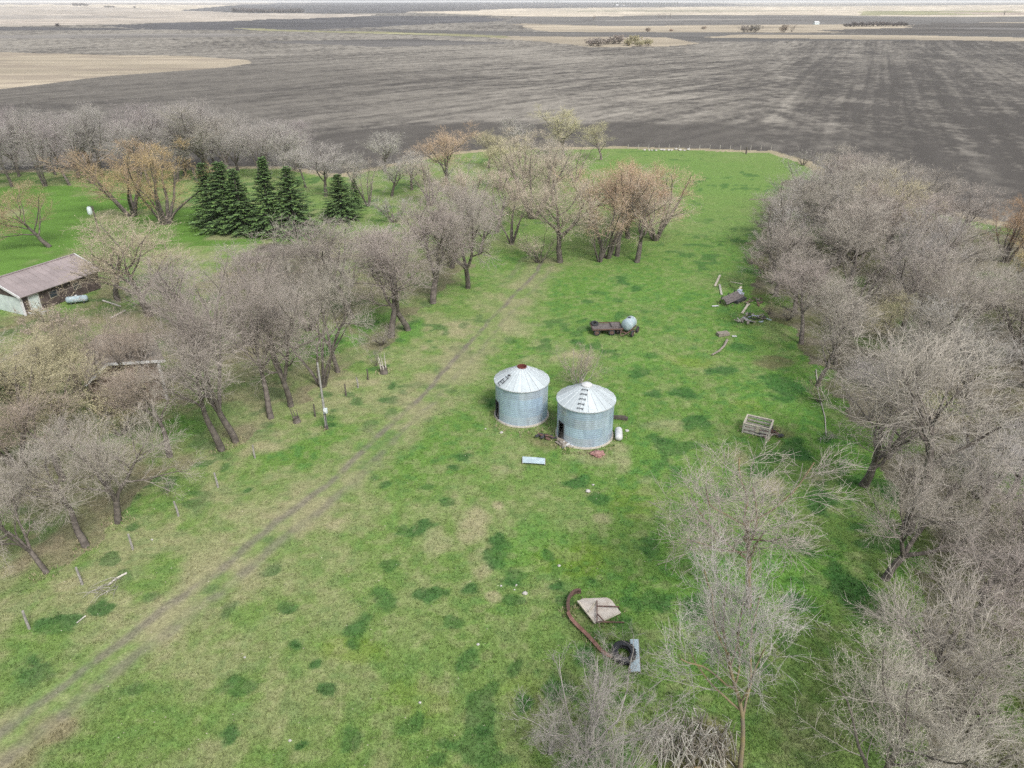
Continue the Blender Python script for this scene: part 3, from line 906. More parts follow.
# --- trees along the fence on the near side of the farmyard
FENCE_ROW = 'bare trees along the farmyard fence'
for a in [
    (47, 573, 468, 90, 'forked', GREY, 'bent bare tree leaning left, nearest tree to the lower left corner', (-24, 0)),
    (86, 546, 440, 110, 'tall', GREY, 'bare tree with a reddish slanting trunk, behind the bent tree by the fence', (-20, 0)),
    (118, 522, 415, 120, 'forked', GREY, 'shaggy bare tree with hanging twigs on its trunk, below the collapsed brown shed', (-8, 0)),
    (170, 456, 366, 90, 'tall', TANT, 'low tan bare tree leaning toward the collapsed shed, left of the paired trunks', (-14, 0)),
    (222, 450, 300, 84, 'tall', PURP, 'purplish bare tree, front one of the paired trunks left of the utility pole', (-7, 0)),
    (236, 442, 262, 96, 'forked', PURP, 'tall purplish bare tree, rear one of the paired trunks left of the utility pole', (-6, 0)),
    (271, 418, 305, 80, 'tall', PURP, 'slim bare tree between the paired trunks and the stump by the pole', (-6, 0)),
    (291, 406, 262, 90, 'forked', PURP, 'bare tree with a thick base burl just left of the utility pole', (-3, 0)),
    (323, 386, 300, 100, 'multi', GREY, 'wide V-shaped bare tree right behind the utility pole', (-6, 0)),
    (338, 372, 262, 80, 'forked', GREY, 'dark forked bare tree beyond the utility pole on bright grass', (-4, 0)),
    (391, 337, 224, 110, 'tall', PURP, 'large grey bare tree with a straight dark trunk beside the track bend', (-8, 0)),
    (408, 330, 222, 90, 'forked', PURP, 'leaning bare tree with two dark stems beside the larger straight trunk', (-14, 0)),
    (433, 303, 190, 96, 'forked', PURP, 'tall mauve bare tree where the track curves out of sight', (-3, 0)),
    (468, 288, 184, 90, 'forked', GREY, 'grey bare tree closest to the end of the dirt track', (2, 0)),
    (452, 268, 180, 70, 'tall', PURP, 'mauve bare tree standing behind the trees at the track end', (0, 0)),
    (352, 318, 220, 90, 'tall', PURP, 'mauve bare tree on the bright grass left of the straight dark trunk', (-4, 0)),
    (310, 330, 232, 80, 'multi', GREY, 'thin bare tree between the dark thicket and bright grass', (-3, 0)),
]:
    ptree(*a[:3], a[3] * 1.02, *a[4:7], lean=(a[7][0] * (0.6 if a[7][0] < -9 else 0.15), 0), group=FENCE_ROW)

ptree(286, 352, 284, 30, 'upright', WHIT, 'dead whitish tree with split pale stems above the burl-based tree', bark='pale_bark', group=FENCE_ROW)

# --- trees in the farmyard
YARD = 'trees in the farmyard'
for a in [
    (132, 216, 139, 100, 'willow', ORAN, 'broad golden orange budding tree on the lawn, left half of the pair', (-4, 0)),
    (166, 224, 141, 92, 'willow', GOLD, 'golden budding tree with twin straight trunks, right half of the lawn pair', (2, 0)),
    (50, 247, 182, 70, 'budded', ORAN, 'orange tinted tree leaning left across the lawn behind the long building', (-30, 0)),
    (150, 316, 212, 116, 'budded', (0.43, 0.365, 0.27), 'pale tan budding tree between the long brown roof and spruces', (-2, 0)),
    (118, 300, 220, 76, 'budded', (0.43, 0.365, 0.27), 'pale tan budding tree at the right end of the long brown roof', (0, 0)),
    (206, 352, 252, 84, 'multi', PURP, 'purple grey bare tree behind the paired trunks', (-5, 0)),
    (180, 335, 258, 66, 'elm', PURP, 'purple grey bare tree right of the pale tan budding tree', (-3, 0)),
    (250, 345, 246, 80, 'multi', PURP, 'pinkish grey bare tree in the middle of the farmyard', (-2, 0)),
    (274, 322, 238, 80, 'elm', PURP, 'pinkish grey bare tree left of the dark thicket', (-2, 0)),
    (30, 415, 330, 104, 'willow', YELL, 'yellowish budding tree at the left edge below the long building', (-5, 0)),
    (66, 434, 334, 104, 'budded', YELL, 'yellow tan budding tree in front of the collapsed shed', (0, 0)),
    (112, 414, 330, 84, 'multi', TANT, 'thin tan tree standing against the left front of the collapsed shed', (0, 0)),
    (18, 466, 366, 110, 'willow', YELL, 'straw coloured budding tree at the left edge below the yellowish one', (-6, 0)),
    (64, 480, 392, 110, 'tall', TANT, 'tan bare tree between the yellow tan tree and shaggy tree', (-5, 0)),
    (60, 352, 305, 60, 'budshrub', TANT, 'low tan thicket tree in front of the long brown roof', (0, 0)),
    (-22, 470, 330, 120, 'elm', GREY, 'grey bare tree cut off by the left edge', (-3, 0)),
    (146, 408, 316, 84, 'forked', TANT, 'open tan bare tree at the right front corner of the collapsed shed', (0, 0)),
    (84, 398, 322, 70, 'forked', YELL, 'yellowish forked tree at the left corner of the collapsed shed', (0, 0)),
    (122, 434, 372, 70, 'budshrub', YELL, 'yellow green bush growing against the shed front', (0, 0)),
    (100, 378, 314, 72, 'budded', TANT, 'small tan tree behind the left end of the collapsed shed', (0, 0)),
]:
    ptree(*a[:7], lean=a[7], group=YARD, name='bare_tree' if 'bud' not in a[4] and a[4] != 'willow' else 'budding_tree')

for i, (px, py, ty, w) in enumerate([(296, 300, 255, 46), (318, 296, 250, 46), (336, 300, 256, 40), (282, 312, 268, 36), (268, 290, 262, 30), (352, 286, 246, 44)]):
    ptree(px, py, ty, w, 'shrub', DARK if i % 2 == 0 else GREY, 'dark bare bush in the thicket below the spruces', name='bare_shrub', cat='shrub', group='bushes of the dark thicket')
ptree(62, 336, 300, 44, 'budshrub', TANT, 'tan budding bush in front of the dark building wall', name='budding_shrub', cat='shrub')
ptree(44, 322, 298, 22, 'budshrub', YELL, 'straw yellow bush beside the white barn door', name='budding_shrub', cat='shrub')
ptree(579, 386, 345, 46, 'nearshrub', TANT, 'thin pale bare shrub just behind the capped grain bin', name='bare_shrub', cat='shrub', bark='ash_bark')
ptree(376, 366, 348, 22, 'shrub', GREY, 'small grey bush beside the old stump at the fence', name='bare_shrub', cat='shrub')
ptree(168, 492, 478, 16, 'shrub', DARK, 'knee-high dead bush in the grass by the fence line', name='bare_shrub', cat='shrub')
ptree(382, 345, 322, 40, 'shrub', GREY, 'grey brush at the foot of the straight dark trunk', name='bare_shrub', cat='shrub')

# --- grove in the middle distance
GROVE = 'grove beyond the track'
for a in [
    (447, 190, 126, 62, 'budded', (0.53, 0.40, 0.28), 'orange tan round-topped tree at the left of the grove'),
    (385, 172, 131, 52, 'elm', (0.48, 0.45, 0.41), 'pale grey bare tree standing against the dark field left of grove'),
    (326, 196, 141, 58, 'elm', (0.48, 0.45, 0.41), 'whitish grey bare tree between the tall spruces and small spruce'),
    (563, 158, 105, 56, 'budded', (0.50, 0.46, 0.29), 'yellow green tree, tallest against the dark field in the grove'),
    (601, 160, 122, 38, 'budded', (0.50, 0.46, 0.29), 'small yellow tree at the far right corner of the grove'),
    (521, 158, 113, 54, 'elm', (0.48, 0.45, 0.41), 'pale grey bare tree left of the tall yellow green one'),
    (489, 168, 128, 46, 'budded', (0.50, 0.46, 0.29), 'faint yellow tree between orange tan tree and pale grey tree'),
    (533, 218, 140, 70, 'willow', (0.49, 0.42, 0.33), 'pinkish tan many-stemmed tree in the middle of the grove'),
    (497, 232, 172, 70, 'budded', (0.49, 0.42, 0.33), 'tan spreading tree in front of the pinkish many-stemmed one'),
    (560, 262, 172, 56, 'elm', (0.49, 0.42, 0.33), 'slender pinkish tree left of the orange pasture clump'),
    (607, 258, 160, 62, 'willow', (0.53, 0.40, 0.28), 'orange budding tree, leftmost dark trunk of the pasture clump'),
    (617, 256, 158, 56, 'budded', (0.53, 0.40, 0.28), 'orange budding tree in the centre of the pasture clump'),
    (637, 262, 176, 50, 'elm', (0.49, 0.42, 0.33), 'small tan tree leaning right in front of the pasture clump'),
    (628, 238, 160, 54, 'budded', RUSS, 'russet tinted tree at the back of the pasture clump'),
    (655, 240, 162, 64, 'willow', (0.53, 0.40, 0.28), 'orange tree at the right end of the pasture clump'),
    (540, 262, 226, 50, 'shrub', (0.49, 0.42, 0.33), 'low brush with one curved stem at the pasture clump foot'),
    (480, 254, 200, 60, 'elm', GREY, 'grey bare tree behind the track end beside the grove'),
    (515, 200, 150, 44, 'multi', (0.49, 0.42, 0.33), 'thin tan tree behind the middle of the grove'),
    (545, 190, 138, 50, 'elm', GREY, 'greyish bare tree behind the pinkish many-stemmed tree'),
    (470, 210, 160, 44, 'multi', (0.48, 0.45, 0.41), 'whitish bare tree right of the orange tan round-topped tree'),
    (590, 228, 170, 40, 'elm', (0.49, 0.42, 0.33), 'thin tan tree between the slender pinkish and orange trees'),
    (430, 205, 152, 44, 'multi', (0.49, 0.42, 0.33), 'tan many-stemmed tree left of the orange tan round-topped tree'),
    (462, 228, 165, 46, 'budded', (0.49, 0.42, 0.33), 'tan tree in front of the orange tan round-topped tree'),
    (512, 244, 180, 46, 'multi', (0.49, 0.42, 0.33), 'many-stemmed tan tree low in front of the middle of grove'),
    (525, 178, 128, 46, 'willow', (0.49, 0.42, 0.33), 'bushy tan tree below the pale grey tree at grove back'),
    (553, 206, 150, 48, 'budded', (0.49, 0.42, 0.33), 'rounded tan tree right of the pinkish many-stemmed one'),
    (575, 182, 140, 40, 'multi', (0.49, 0.42, 0.33), 'faint tan tree below the tallest yellow green one'),
    (500, 190, 138, 40, 'budded', (0.50, 0.46, 0.29), 'pale yellow tree in the middle back of the grove'),
    (645, 226, 166, 40, 'budded', (0.49, 0.42, 0.33), 'tan tree behind the right end of the pasture clump'),
    (600, 262, 196, 34, 'multi', (0.49, 0.42, 0.33), 'low tan stems at the left foot of the pasture clump'),
    (412, 190, 150, 36, 'elm', (0.48, 0.45, 0.41), 'whitish bare tree between the pale grey and orange tan trees'),
]:
    ptree(*a[:3], a[3] * 1.25, *a[4:], group=GROVE, name='budding_tree' if a[4] in ('budded', 'willow') else 'bare_tree', lean=(8, 0) if 'leaning right' in a[6] else (0, 0))
for a in [(306, 188, 146, 44, 'tall', (0.44, 0.41, 0.375), 'pale grey bare tree behind the right end of the spruce row'), (368, 206, 158, 46, 'multi', (0.46, 0.40, 0.33), 'tan many-stemmed tree just right of the separate spruce'),
          (392, 196, 150, 44, 'elm', (0.45, 0.42, 0.38), 'pale bare tree between the separate spruce and the grove'), (352, 190, 150, 36, 'forked', (0.44, 0.41, 0.375), 'pale forked bare tree behind the separate spruce')]:
    ptree(*a, group=GROVE)
ptree(455, 246, 215, 50, 'shrub', TANT, 'tan brush in the grass behind the mauve trees', name='bare_shrub', cat='shrub')
ptree(420, 240, 200, 60, 'shrub', TANT, 'tan brush patch right of the small spruce', name='bare_shrub', cat='shrub')
ptree(395, 222, 190, 44, 'shrub', WHIT, 'whitish brush beside the small spruce', name='bare_shrub', cat='shrub')

# --- shelterbelt between lawn and field
SB = 'shelterbelt behind the lawn'
rs = random.Random(4)
for row, (y0, n, dx) in enumerate([(186, 13, 0), (178, 13, 12), (171, 12, 4)]):
    for i in range(n):
        px = -40 + i * 27 + dx + rs.uniform(-7, 7)
        if px > 300:
            continue
        py = y0 - 0.012 * max(px, 0) * 2 + rs.uniform(-2, 2)
        top = 107 + rs.uniform(-10, 12) + (4 if row == 0 else 0) + (16 if px > 255 else 0)
        kind = rs.choice(['elm', 'multi', 'upright', 'forked', 'tall'])
        ptree(px, py, top, rs.uniform(40, 52), kind, rs.choice([(0.40, 0.372, 0.345), (0.42, 0.39, 0.36), (0.38, 0.34, 0.33)]), 'bare grey tree in the shelterbelt between the lawn and ploughed field', group=SB)
ptree(214, 178, 100, 70, 'elm', GREY, 'tall bare tree with dark forking limbs rising above the shelterbelt', group=SB, var=1)

# --- the wood right of the pasture
WD = 'wood along the right side of the pasture'
near = [
    (749, 606, 452, 150, 'sparse', GREY, 'single bare tree standing alone in the pasture left of the wood', 0),
    (740, 772, 574, 130, 'sparse', WHIT, 'pale twigged bare tree with yellow lichen trunk in front of the lone tree', 1),
]
for a in near:
    ptree(*a[:7], var=a[7], bark='lichen_bark', lean=(-1 - 6 * a[7], 0))
ptree(588, 748, 672, 140, 'nearshrub', (0.39, 0.36, 0.33), 'low spreading pale bush over the lower end of the rusty curved band', name='bare_shrub', cat='shrub', bark='ash_bark', var=1)
ptree(548, 752, 700, 60, 'nearshrub', (0.39, 0.36, 0.33), 'small pale bush left of the larger one by the curved band', name='bare_shrub', cat='shrub', bark='ash_bark')
ptree(612, 806, 712, 90, 'nearshrub', (0.39, 0.36, 0.33), 'pale brushy bush at the bottom edge left of the bare dirt', name='bare_shrub', cat='shrub', bark='ash_bark')
ptree(856, 818, 664, 130, 'herobud', (0.46, 0.43, 0.36), 'pale yellow budding tree at the bottom edge below the wood')
ptree(906, 532, 345, 150, 'tall', GREY, 'bare tree with a long dark curving trunk at the wood edge', lean=(-9, 0))
ptree(950, 735, 600, 150, 'hero', GREY, 'bare tree with a slanting trunk leaning left out of the wood', lean=(-26, 0))
ptree(1006, 262, 190, 74, 'willow', (0.43, 0.29, 0.185), 'russet orange tree at the far right edge of the wood', name='budding_tree')
ptree(1022, 290, 232, 50, 'willow', GOLD, 'golden budding tree just below the russet orange one', name='budding_tree')
ptree(785, 238, 172, 46, 'elm', GREY, 'thin bare tree at the far left tip of the wood')
ptree(776, 296, 222, 60, 'elm', PURP, 'bare tree overhanging the broken boards at the wood edge', lean=(-5, 0))
ptree(822, 186, 152, 44, 'shrub', YELL, 'pale straw-coloured brush at the pasture corner by the field', name='bare_shrub', cat='shrub')
ptree(803, 165, 146, 40, 'shrub', WHIT, 'whitish brush where the dry verge meets the dark field', name='bare_shrub', cat='shrub')

WOODB = [G(*p) for p in [(766, 300), (758, 255), (795, 215), (815, 200), (880, 216), (960, 236), (1060, 258), (1180, 300), (1250, 500), (1160, 800), (1010, 860), (905, 810), (925, 735), (900, 640), (880, 570), (862, 490), (832, 430), (804, 385), (780, 340)]]
xs_ = [p[0] for p in WOODB]; ys_ = [p[1] for p in WOODB]
placed = [G(906, 532), G(958, 722), G(1008, 250), G(776, 296), G(785, 238)]
rs = random.Random(8)
nw = 0
for _ in range(9000):
    x = rs.uniform(min(xs_), max(xs_)); y = rs.uniform(min(ys_), max(ys_))
    if not inpoly(np.array([x]), np.array([y]), WOODB)[0]:
        continue
    md = 4.6 + 0.0115 * y
    if any((x - a) ** 2 + (y - b) ** 2 < md * md for a, b in placed):
        continue
    h = rs.uniform(7.5, 13.0) if y > 60 else rs.uniform(7, 11)
    u, v = proj(x, y, 0); u2, v2 = proj(x, y, h)
    if u2 > 1085 and u > 1085 or v2 > 790:
        continue
    if u > 955 and 245 < v < 340 and v2 < 262:
        h = max(4.5, h * 0.5)
    placed.append((x, y))
    k = rs.random()
    pat = vnoise(np.array([x / 14]), np.array([y / 18]), 77)[0]
    if y < 62 and k < 0.4:
        tint, kind, lab = WHIT, rs.choice(['hero', 'elm']), 'pale twigged bare tree crowded into the dense wood right of the pasture'
    elif pat > 0.72 and k < 0.6:
        tint, kind, lab = YELL, rs.choice(['budded', 'elm']), 'pale yellowish bare tree among the grey wood right of the pasture'
    elif k < 0.62:
        tint, kind, lab = GREY, rs.choice(['elm', 'forked', 'multi', 'hero', 'upright', 'forked', 'tall']), 'grey bare tree crowded into the dense wood right of the pasture'
    elif k < 0.85:
        tint, kind, lab = PURP, rs.choice(['elm', 'multi', 'forked', 'tall']), 'mauve tinted bare tree crowded into the dense wood right of the pasture'
    else:
        tint, kind, lab = WHIT, rs.choice(['forked', 'hero', 'multi']), 'pale twigged bare tree crowded into the dense wood right of the pasture'
    tree('bare_tree', x, y, h, rs.uniform(0.85, 1.2) * h, kind, tint, lab, group=WD)
    nw += 1
# brush on the floor of the wood
nb = 0
for _ in range(4000):
    x = rs.uniform(min(xs_) - 3, max(xs_)); y = rs.uniform(min(ys_), max(ys_))
    if not inpoly(np.array([x + 2]), np.array([y]), WOODB)[0] or nb > 75:
        continue
    h = rs.uniform(1.8, 3.6)
    u, v = proj(x, y, h)
    if u > 1050 or v > 790:
        continue
    if any((x - a) ** 2 + (y - b) ** 2 < 6 for a, b in placed):
        continue
    placed.append((x, y)); nb += 1
    tree('bare_shrub', x, y, h, h * 1.3, 'shrub', rs.choice([GREY, TANT, WHIT, YELL]), 'low bare bush on the floor of the dense wood', 'shrub', group='brush under the wood')

# ------------------------------------------------------------------ spruces


def gen_spruce(seed):
    rg = np.random.default_rng(seed)
    h = 10.0
    nb = 330
    t = np.sort(rg.random(nb) ** 1.15)
    z = 0.5 + t * (h - 0.6)
    lob = 1 + 0.22 * np.sin(np.arange(nb) * 2.399 * 2 + seed * 2 + t * 5)
    L = (2.45 * (1 - t) ** (0.75 + 0.08 * seed) + 0.22) * rg.uniform(0.6, 1.15, nb) * lob
    az = np.arange(nb) * 2.399 + rg.normal(0, .3, nb)
    d = np.stack([np.cos(az), np.sin(az), np.full(nb, -0.12) + t * 0.6], 1)
    pts, rad = grow(rg, np.stack([np.zeros(nb), np.zeros(nb), z], 1), nrm(d), L, np.full(nb, 0.03), np.full(nb, 0.008), 5, 0.05, -0.02)
    vs, qs = tubes(pts, rad, 3)
    col = [np.tile(np.array((0.06, 0.05, 0.04)), (len(vs), 1))]
    V = [vs]; Q = [qs]; n = len(vs)
    # sprigs of needles along each branch, hanging slightly
    k = 64
    tt = rg.uniform(0.12, 1.0, (nb, k)); f = tt * 4; i = np.clip(f.astype(int), 0, 3); f = f - i
    r_ = np.arange(nb)[:, None]
    p = pts[r_, i] * (1 - f[..., None]) + pts[r_, i + 1] * f[..., None]
    T = nrm(pts[r_, i + 1] - pts[r_, i])
    side = nrm(np.cross(T, np.array([0, 0, 1.0]))) * rg.choice([-1, 1], (nb, k))[..., None]
    dd = nrm(T * 0.8 + side * rg.uniform(0.2, 1.1, (nb, k))[..., None] + np.array([0, 0, -0.25]) + rg.normal(0, 0.25, (nb, k, 3)))
    sl = (0.13 + 0.18 * rg.random((nb, k))) * (0.7 + 0.4 * (1 - t))[:, None]
    e = nrm(np.cross(dd, np.array([0, 0, 1.0]) + rg.normal(0, .4, (nb, k, 3)))) * (sl * 0.22)[..., None]
    m = p + dd * (sl * 0.5)[..., None]; q = p + dd * sl[..., None]
    quad = np.stack([p, m + e, q, m - e], 2).reshape(-1, 3)
    V.append(quad); Q.append(np.arange(len(quad)).reshape(-1, 4) + n)
    lum = rg.uniform(0.55, 1.25, (nb, k))
    c = np.array((0.120, 0.200, 0.078))[None, None] * lum[..., None] + np.array((0.03, 0.05, 0.0)) * (tt > 0.85)[..., None]
    col.append(np.repeat(c.reshape(-1, 3), 4, axis=0))
    col = np.concatenate(col); col = np.concatenate([col, np.ones((len(col), 1))], 1)
    cm = np_mesh('crown', np.concatenate(V), np.concatenate(Q), {'ncol': ('FLOAT_COLOR', col)})
    cm.materials.append(M['needle'])
    tp, tr = grow(rg, np.zeros((1, 3)), np.array([[0, 0, 1.0]]), np.array([9.7]), np.array([0.2]), np.array([0.02]), 8, 0.01, 0)
    v, q = tubes(tp, tr, 7)
    tm = np_mesh('trunk', v, q, smooth=True); tm.materials.append(M['bark'])
    return tm, cm


SPR = [gen_spruce(s) for s in (1, 2, 3, 4)]
for i, (px, py, ty, w, lab) in enumerate([
    (214, 224, 163, 30, 'leftmost tall green spruce of the row, beside the golden tree'),
    (229, 229, 161, 36, 'broad green spruce, second in the row from the golden tree'),
    (245, 232, 168, 36, 'broad dark green spruce, third in the row from the golden tree'),
    (271, 234, 157, 38, 'tallest dark green spruce, a pointed one near the right end of row'),
    (296, 234, 166, 34, 'pointed green spruce at the right end of the spruce row'),
    (343, 219, 174, 32, 'separate spruce standing right of the spruce row by whitish tree'),
    (356, 208, 178, 12, 'thin young spruce tucked behind the separate spruce'),
    (12, 405, 346, 24, 'dark green spruce half hidden behind yellowish twigs, left edge'),
    (331, 222, 204, 14, 'tiny blue green spruce at the foot of the separate spruce'),
]):
    x, y = G(px, py)
    h = zrow(y, ty)
    o = empty('spruce', (x, y, gz(x, y)), i * 1.3, lab, 'spruce', 'green spruces of the farmyard')
    w = w * mpp(px, py)
    o.rotation_mode = 'ZXY'; o.rotation_euler = (math.radians((i * 7) % 5 - 2), math.radians((i * 3) % 5 - 2.5), i * 1.3)
    kw = (1.25, 1.35, 1.2, 1.15, 1.3, 1.15, 1.2, 1, 1)[i]
    o.scale = (w / 3.7 * kw, w / 3.7 * kw, h / 10)
    link('trunk', SPR[i % 4][0], None, o); link('crown', SPR[i % 4][1], None, o)

# ------------------------------------------------------------------ grain bins


def bin_at(px, py, dia, wall_h, roof_h, door_az, seed, cap, label):
    """px,py: the front foot of the bin"""
    x, y = G(px, py)
    y += dia / 2 * 0.97
    k = (y) / (y - dia / 2 * 0.97)
    x *= k
    r = random.Random(seed)
    R = dia / 2
    o = empty('grain_bin', (x, y, 0.0), 0, label, 'grain bin', 'galvanised grain bins in the pasture')
    # foundation
    MB().lathe([(0.001, 0.10), (R + 0.10, 0.10), (R + 0.16, 0.0), (R + 0.16, -0.2)], 48).build('foundation', M['concrete'], o, True)
    n = 96
    zs = []
    tiers = 4
    z = 0.09
    prof = []
    while z < wall_h:
        prof.append((R + 0.005 * math.sin(z / 0.105 * math.pi), z)); z += 0.035
    prof.append((R, wall_h))
    rings = len(prof)
    toward = math.atan2(-y, -x)
    da = toward + door_az
    dw = 0.78 / R / 2; dh = 1.75
    tint = {}
    for t in range(tiers + 1):
        for s in range(9):
            g = r.uniform(0.42, 0.55); b = r.uniform(0.0, 0.12)
            tint[(t, s)] = (g * (0.88 - b), g * 1.0, g * (1.13 + b))

    def ang(kk):
        a = 2 * math.pi * kk / n - da
        return (a + math.pi) % (2 * math.pi) - math.pi

    def skip(i, kk):
        return abs(ang(kk + 0.5)) < dw and 0.15 < prof[i][1] < dh + 0.1

    def colf(i, kk):
        t = min(int(prof[i][1] / wall_h * tiers), tiers - 1)
        s = int(((kk + t * 5) % n) / n * 9)
        return tint[(t, s)]
    mb = MB().lathe(prof, n, skip=skip, colf=colf)
    # the inner face of the shell
    mb.lathe([(R - 0.03, 0.1), (R - 0.03, dh + 0.1), (R - 0.03, wall_h)], n, skip=lambda i, kk: i == 0 and abs(ang(kk + 0.5)) < dw, colf=lambda i, kk: (0.3, 0.31, 0.32))
    mb.build('wall', M['galv'], o, True, 'pcol')
    # doorway frame and door leaf folded inwards
    fr = MB()

    def cyl(a, rr, zz):
        return Vector((rr * math.cos(a), rr * math.sin(a), zz))
    for sg in (-1, 1):
        fr.beam(cyl(da + sg * dw, R + 0.015, 0.1), cyl(da + sg * dw, R + 0.015, dh + 0.14), 0.07, 0.09, up=(math.cos(da), math.sin(da), 0))
    fr.beam(cyl(da - dw, R + 0.012, dh + 0.14), cyl(da + dw, R + 0.012, dh + 0.14), 0.09, 0.07)
    fr.beam(cyl(da - dw, R + 0.012, 0.12), cyl(da + dw, R + 0.012, 0.12), 0.09, 0.09)
    fr.build('door_frame', M['dark_steel'], o)
    # roof: shallow cone of overlapping ribbed sheets
    rb = MB()
    ns = 20
    rt = 0.42; ro = R + 0.14
    zt = wall_h + roof_h
    for s in range(ns):
        a0 = 2 * math.pi * s / ns; a1 = 2 * math.pi * (s + 1) / ns
        g = r.uniform(0.50, 0.61)
        c = (g * 0.90, g, g * 1.03)
        vs = []; fs = []
        m = 4
        for j in range(m + 1):
            f = j / m
            rr = ro + (rt - ro) * f; zz = wall_h - 0.02 + (zt - wall_h + 0.02) * f
            for q in range(3):
                a = a0 + (a1 - a0) * q / 2
                vs.append((rr * math.cos(a), rr * math.sin(a), zz + (0.0 if q != 1 else 0.01)))
        for j in range(m):
            for q in range(2):
                fs.append((j * 3 + q, j * 3 + q + 1, (j + 1) * 3 + q + 1, (j + 1) * 3 + q))
        rb.add(vs, fs, c)
        # standing seam
        rb.beam((ro * math.cos(a0), ro * math.sin(a0), wall_h + 0.012), (rt * math.cos(a0), rt * math.sin(a0), zt + 0.03), 0.035, 0.045, col=(0.54, 0.57, 0.59))
    # eave drip edge
    rb.lathe([(ro, wall_h - 0.02), (ro + 0.01, wall_h - 0.08), (R - 0.02, wall_h - 0.04)], 80, colf=lambda i, kk: (0.55, 0.57, 0.6))
    rb.build('roof', M['galv_roof'], o, False, 'pcol')
    if cap == 'red':
        c_ = MB().lathe([(rt + 0.04, zt - 0.12), (rt + 0.04, zt + 0.09), (rt - 0.03, zt + 0.10), (rt - 0.05, zt - 0.3), (rt - 0.25, zt - 0.45), (0.001, zt - 0.46)], 32)
        c_.build('roof_collar', M['red_paint'], o, True)
    else:
        c_ = MB().lathe([(rt + 0.06, zt - 0.10), (rt + 0.06, zt + 0.12), (rt - 0.06, zt + 0.20), (0.001, zt + 0.30)], 32)
        c_.build('roof_cap', M['white_steel'], o, True)
    # roof ladder
    lad = MB()
    la = toward + (math.radians(-23) if cap == 'red' else math.radians(-11)) - (math.radians(32) if cap == 'red' else 0)
    sl = math.atan2(roof_h, ro - rt)
    radial = Vector((math.cos(la), math.sin(la), 0)); tang = Vector((-math.sin(la), math.cos(la), 0)); slope = Vector((math.cos(la) * math.cos(sl), math.sin(la) * math.cos(sl), -math.sin(sl)))
    top = radial * rt + Vector((0, 0, zt + 0.06))
    run = (ro - rt) / math.cos(sl)
    rungs = [0.14, 0.32, 0.52, 0.72, 0.90] if cap != 'red' else [0.58, 0.72, 0.84, 0.93]
    ladder = None
    rails = MB()
    for sg in (-1, 1):
        if cap == 'red':
            rails.beam(top + slope * run * (0.52 if sg > 0 else 0.66) + tang * 0.2 * sg + Vector((0, 0, 0.05)), top + slope * run * (0.9 if sg > 0 else 0.97) + tang * 0.24 * sg + Vector((0, 0, 0.05)), 0.035, 0.05)
        else:
            for f in rungs:
                rails.beam(top + slope * run * (f - 0.035) + tang * 0.24 * sg + Vector((0, 0, 0.03)), top + slope * run * (f + 0.035) + tang * 0.24 * sg + Vector((0, 0, 0.03)), 0.05, 0.06)
    ladder = rails.build('roof_ladder', M['dark_steel'], o)
    for j, f in enumerate(rungs):
        tl = (0.06 if cap == 'red' and j % 2 else 0.0)
        MB().beam(top + slope * run * f - tang * 0.27 + Vector((0, 0, 0.07)), top + slope * run * (f + tl) + tang * 0.27 + Vector((0, 0, 0.05)), 0.045, 0.035).build('rung', M['dark_steel'], ladder)
    if cap == 'red':
        MB().box(top + slope * run * 0.46 + Vector((0, 0, 0.05)), (0.28, 0.22, 0.05)).build('roof_hatch', M['plastic_black'], o)
    return o, Vector((x, y, 0)), R, toward


b1 = bin_at(521.5, 426.5, 4.95, 3.75, 1.25, math.radians(-68), 3, 'red', 'galvanised grain bin with a red collared open roof top, standing behind the other bin')
b2 = bin_at(583.5, 447.8, 5.05, 3.72, 1.25, math.radians(-55), 5, 'white', 'galvanised grain bin with a closed white cap and complete roof ladder')

# ------------------------------------------------------------------ wagon and tank trailer


def wheel(parent, c, axis, r, w, mat_rim='rust'):
    """wheel with rubber tyre and steel rim"""
    ax = Vector(axis).normalized()
    z = Vector((0, 0, 1)); s = ax.cross(z).normalized()
    mt = Matrix((s, z, ax)).transposed().to_4x4(); mt.translation = Vector(c)
    t = MB().lathe([(r * 0.62, -w / 2), (r * 0.9, -w / 2), (r, -w * 0.3), (r, w * 0.3), (r * 0.9, w / 2), (r * 0.62, w / 2), (r * 0.62, -w / 2)], 24, mat=mt).build('wheel', M['rubber'], parent, True)
    MB().lathe([(0.001, -w * .2), (r * .3, -w * .25), (r * .6, -w * .1), (r * .615, w * .35), (r * .55, w * .3), (r * .3, w * .32), (0.001, w * .3)], 20, mat=mt).build('rim', M[mat_rim], t, True)
    return t


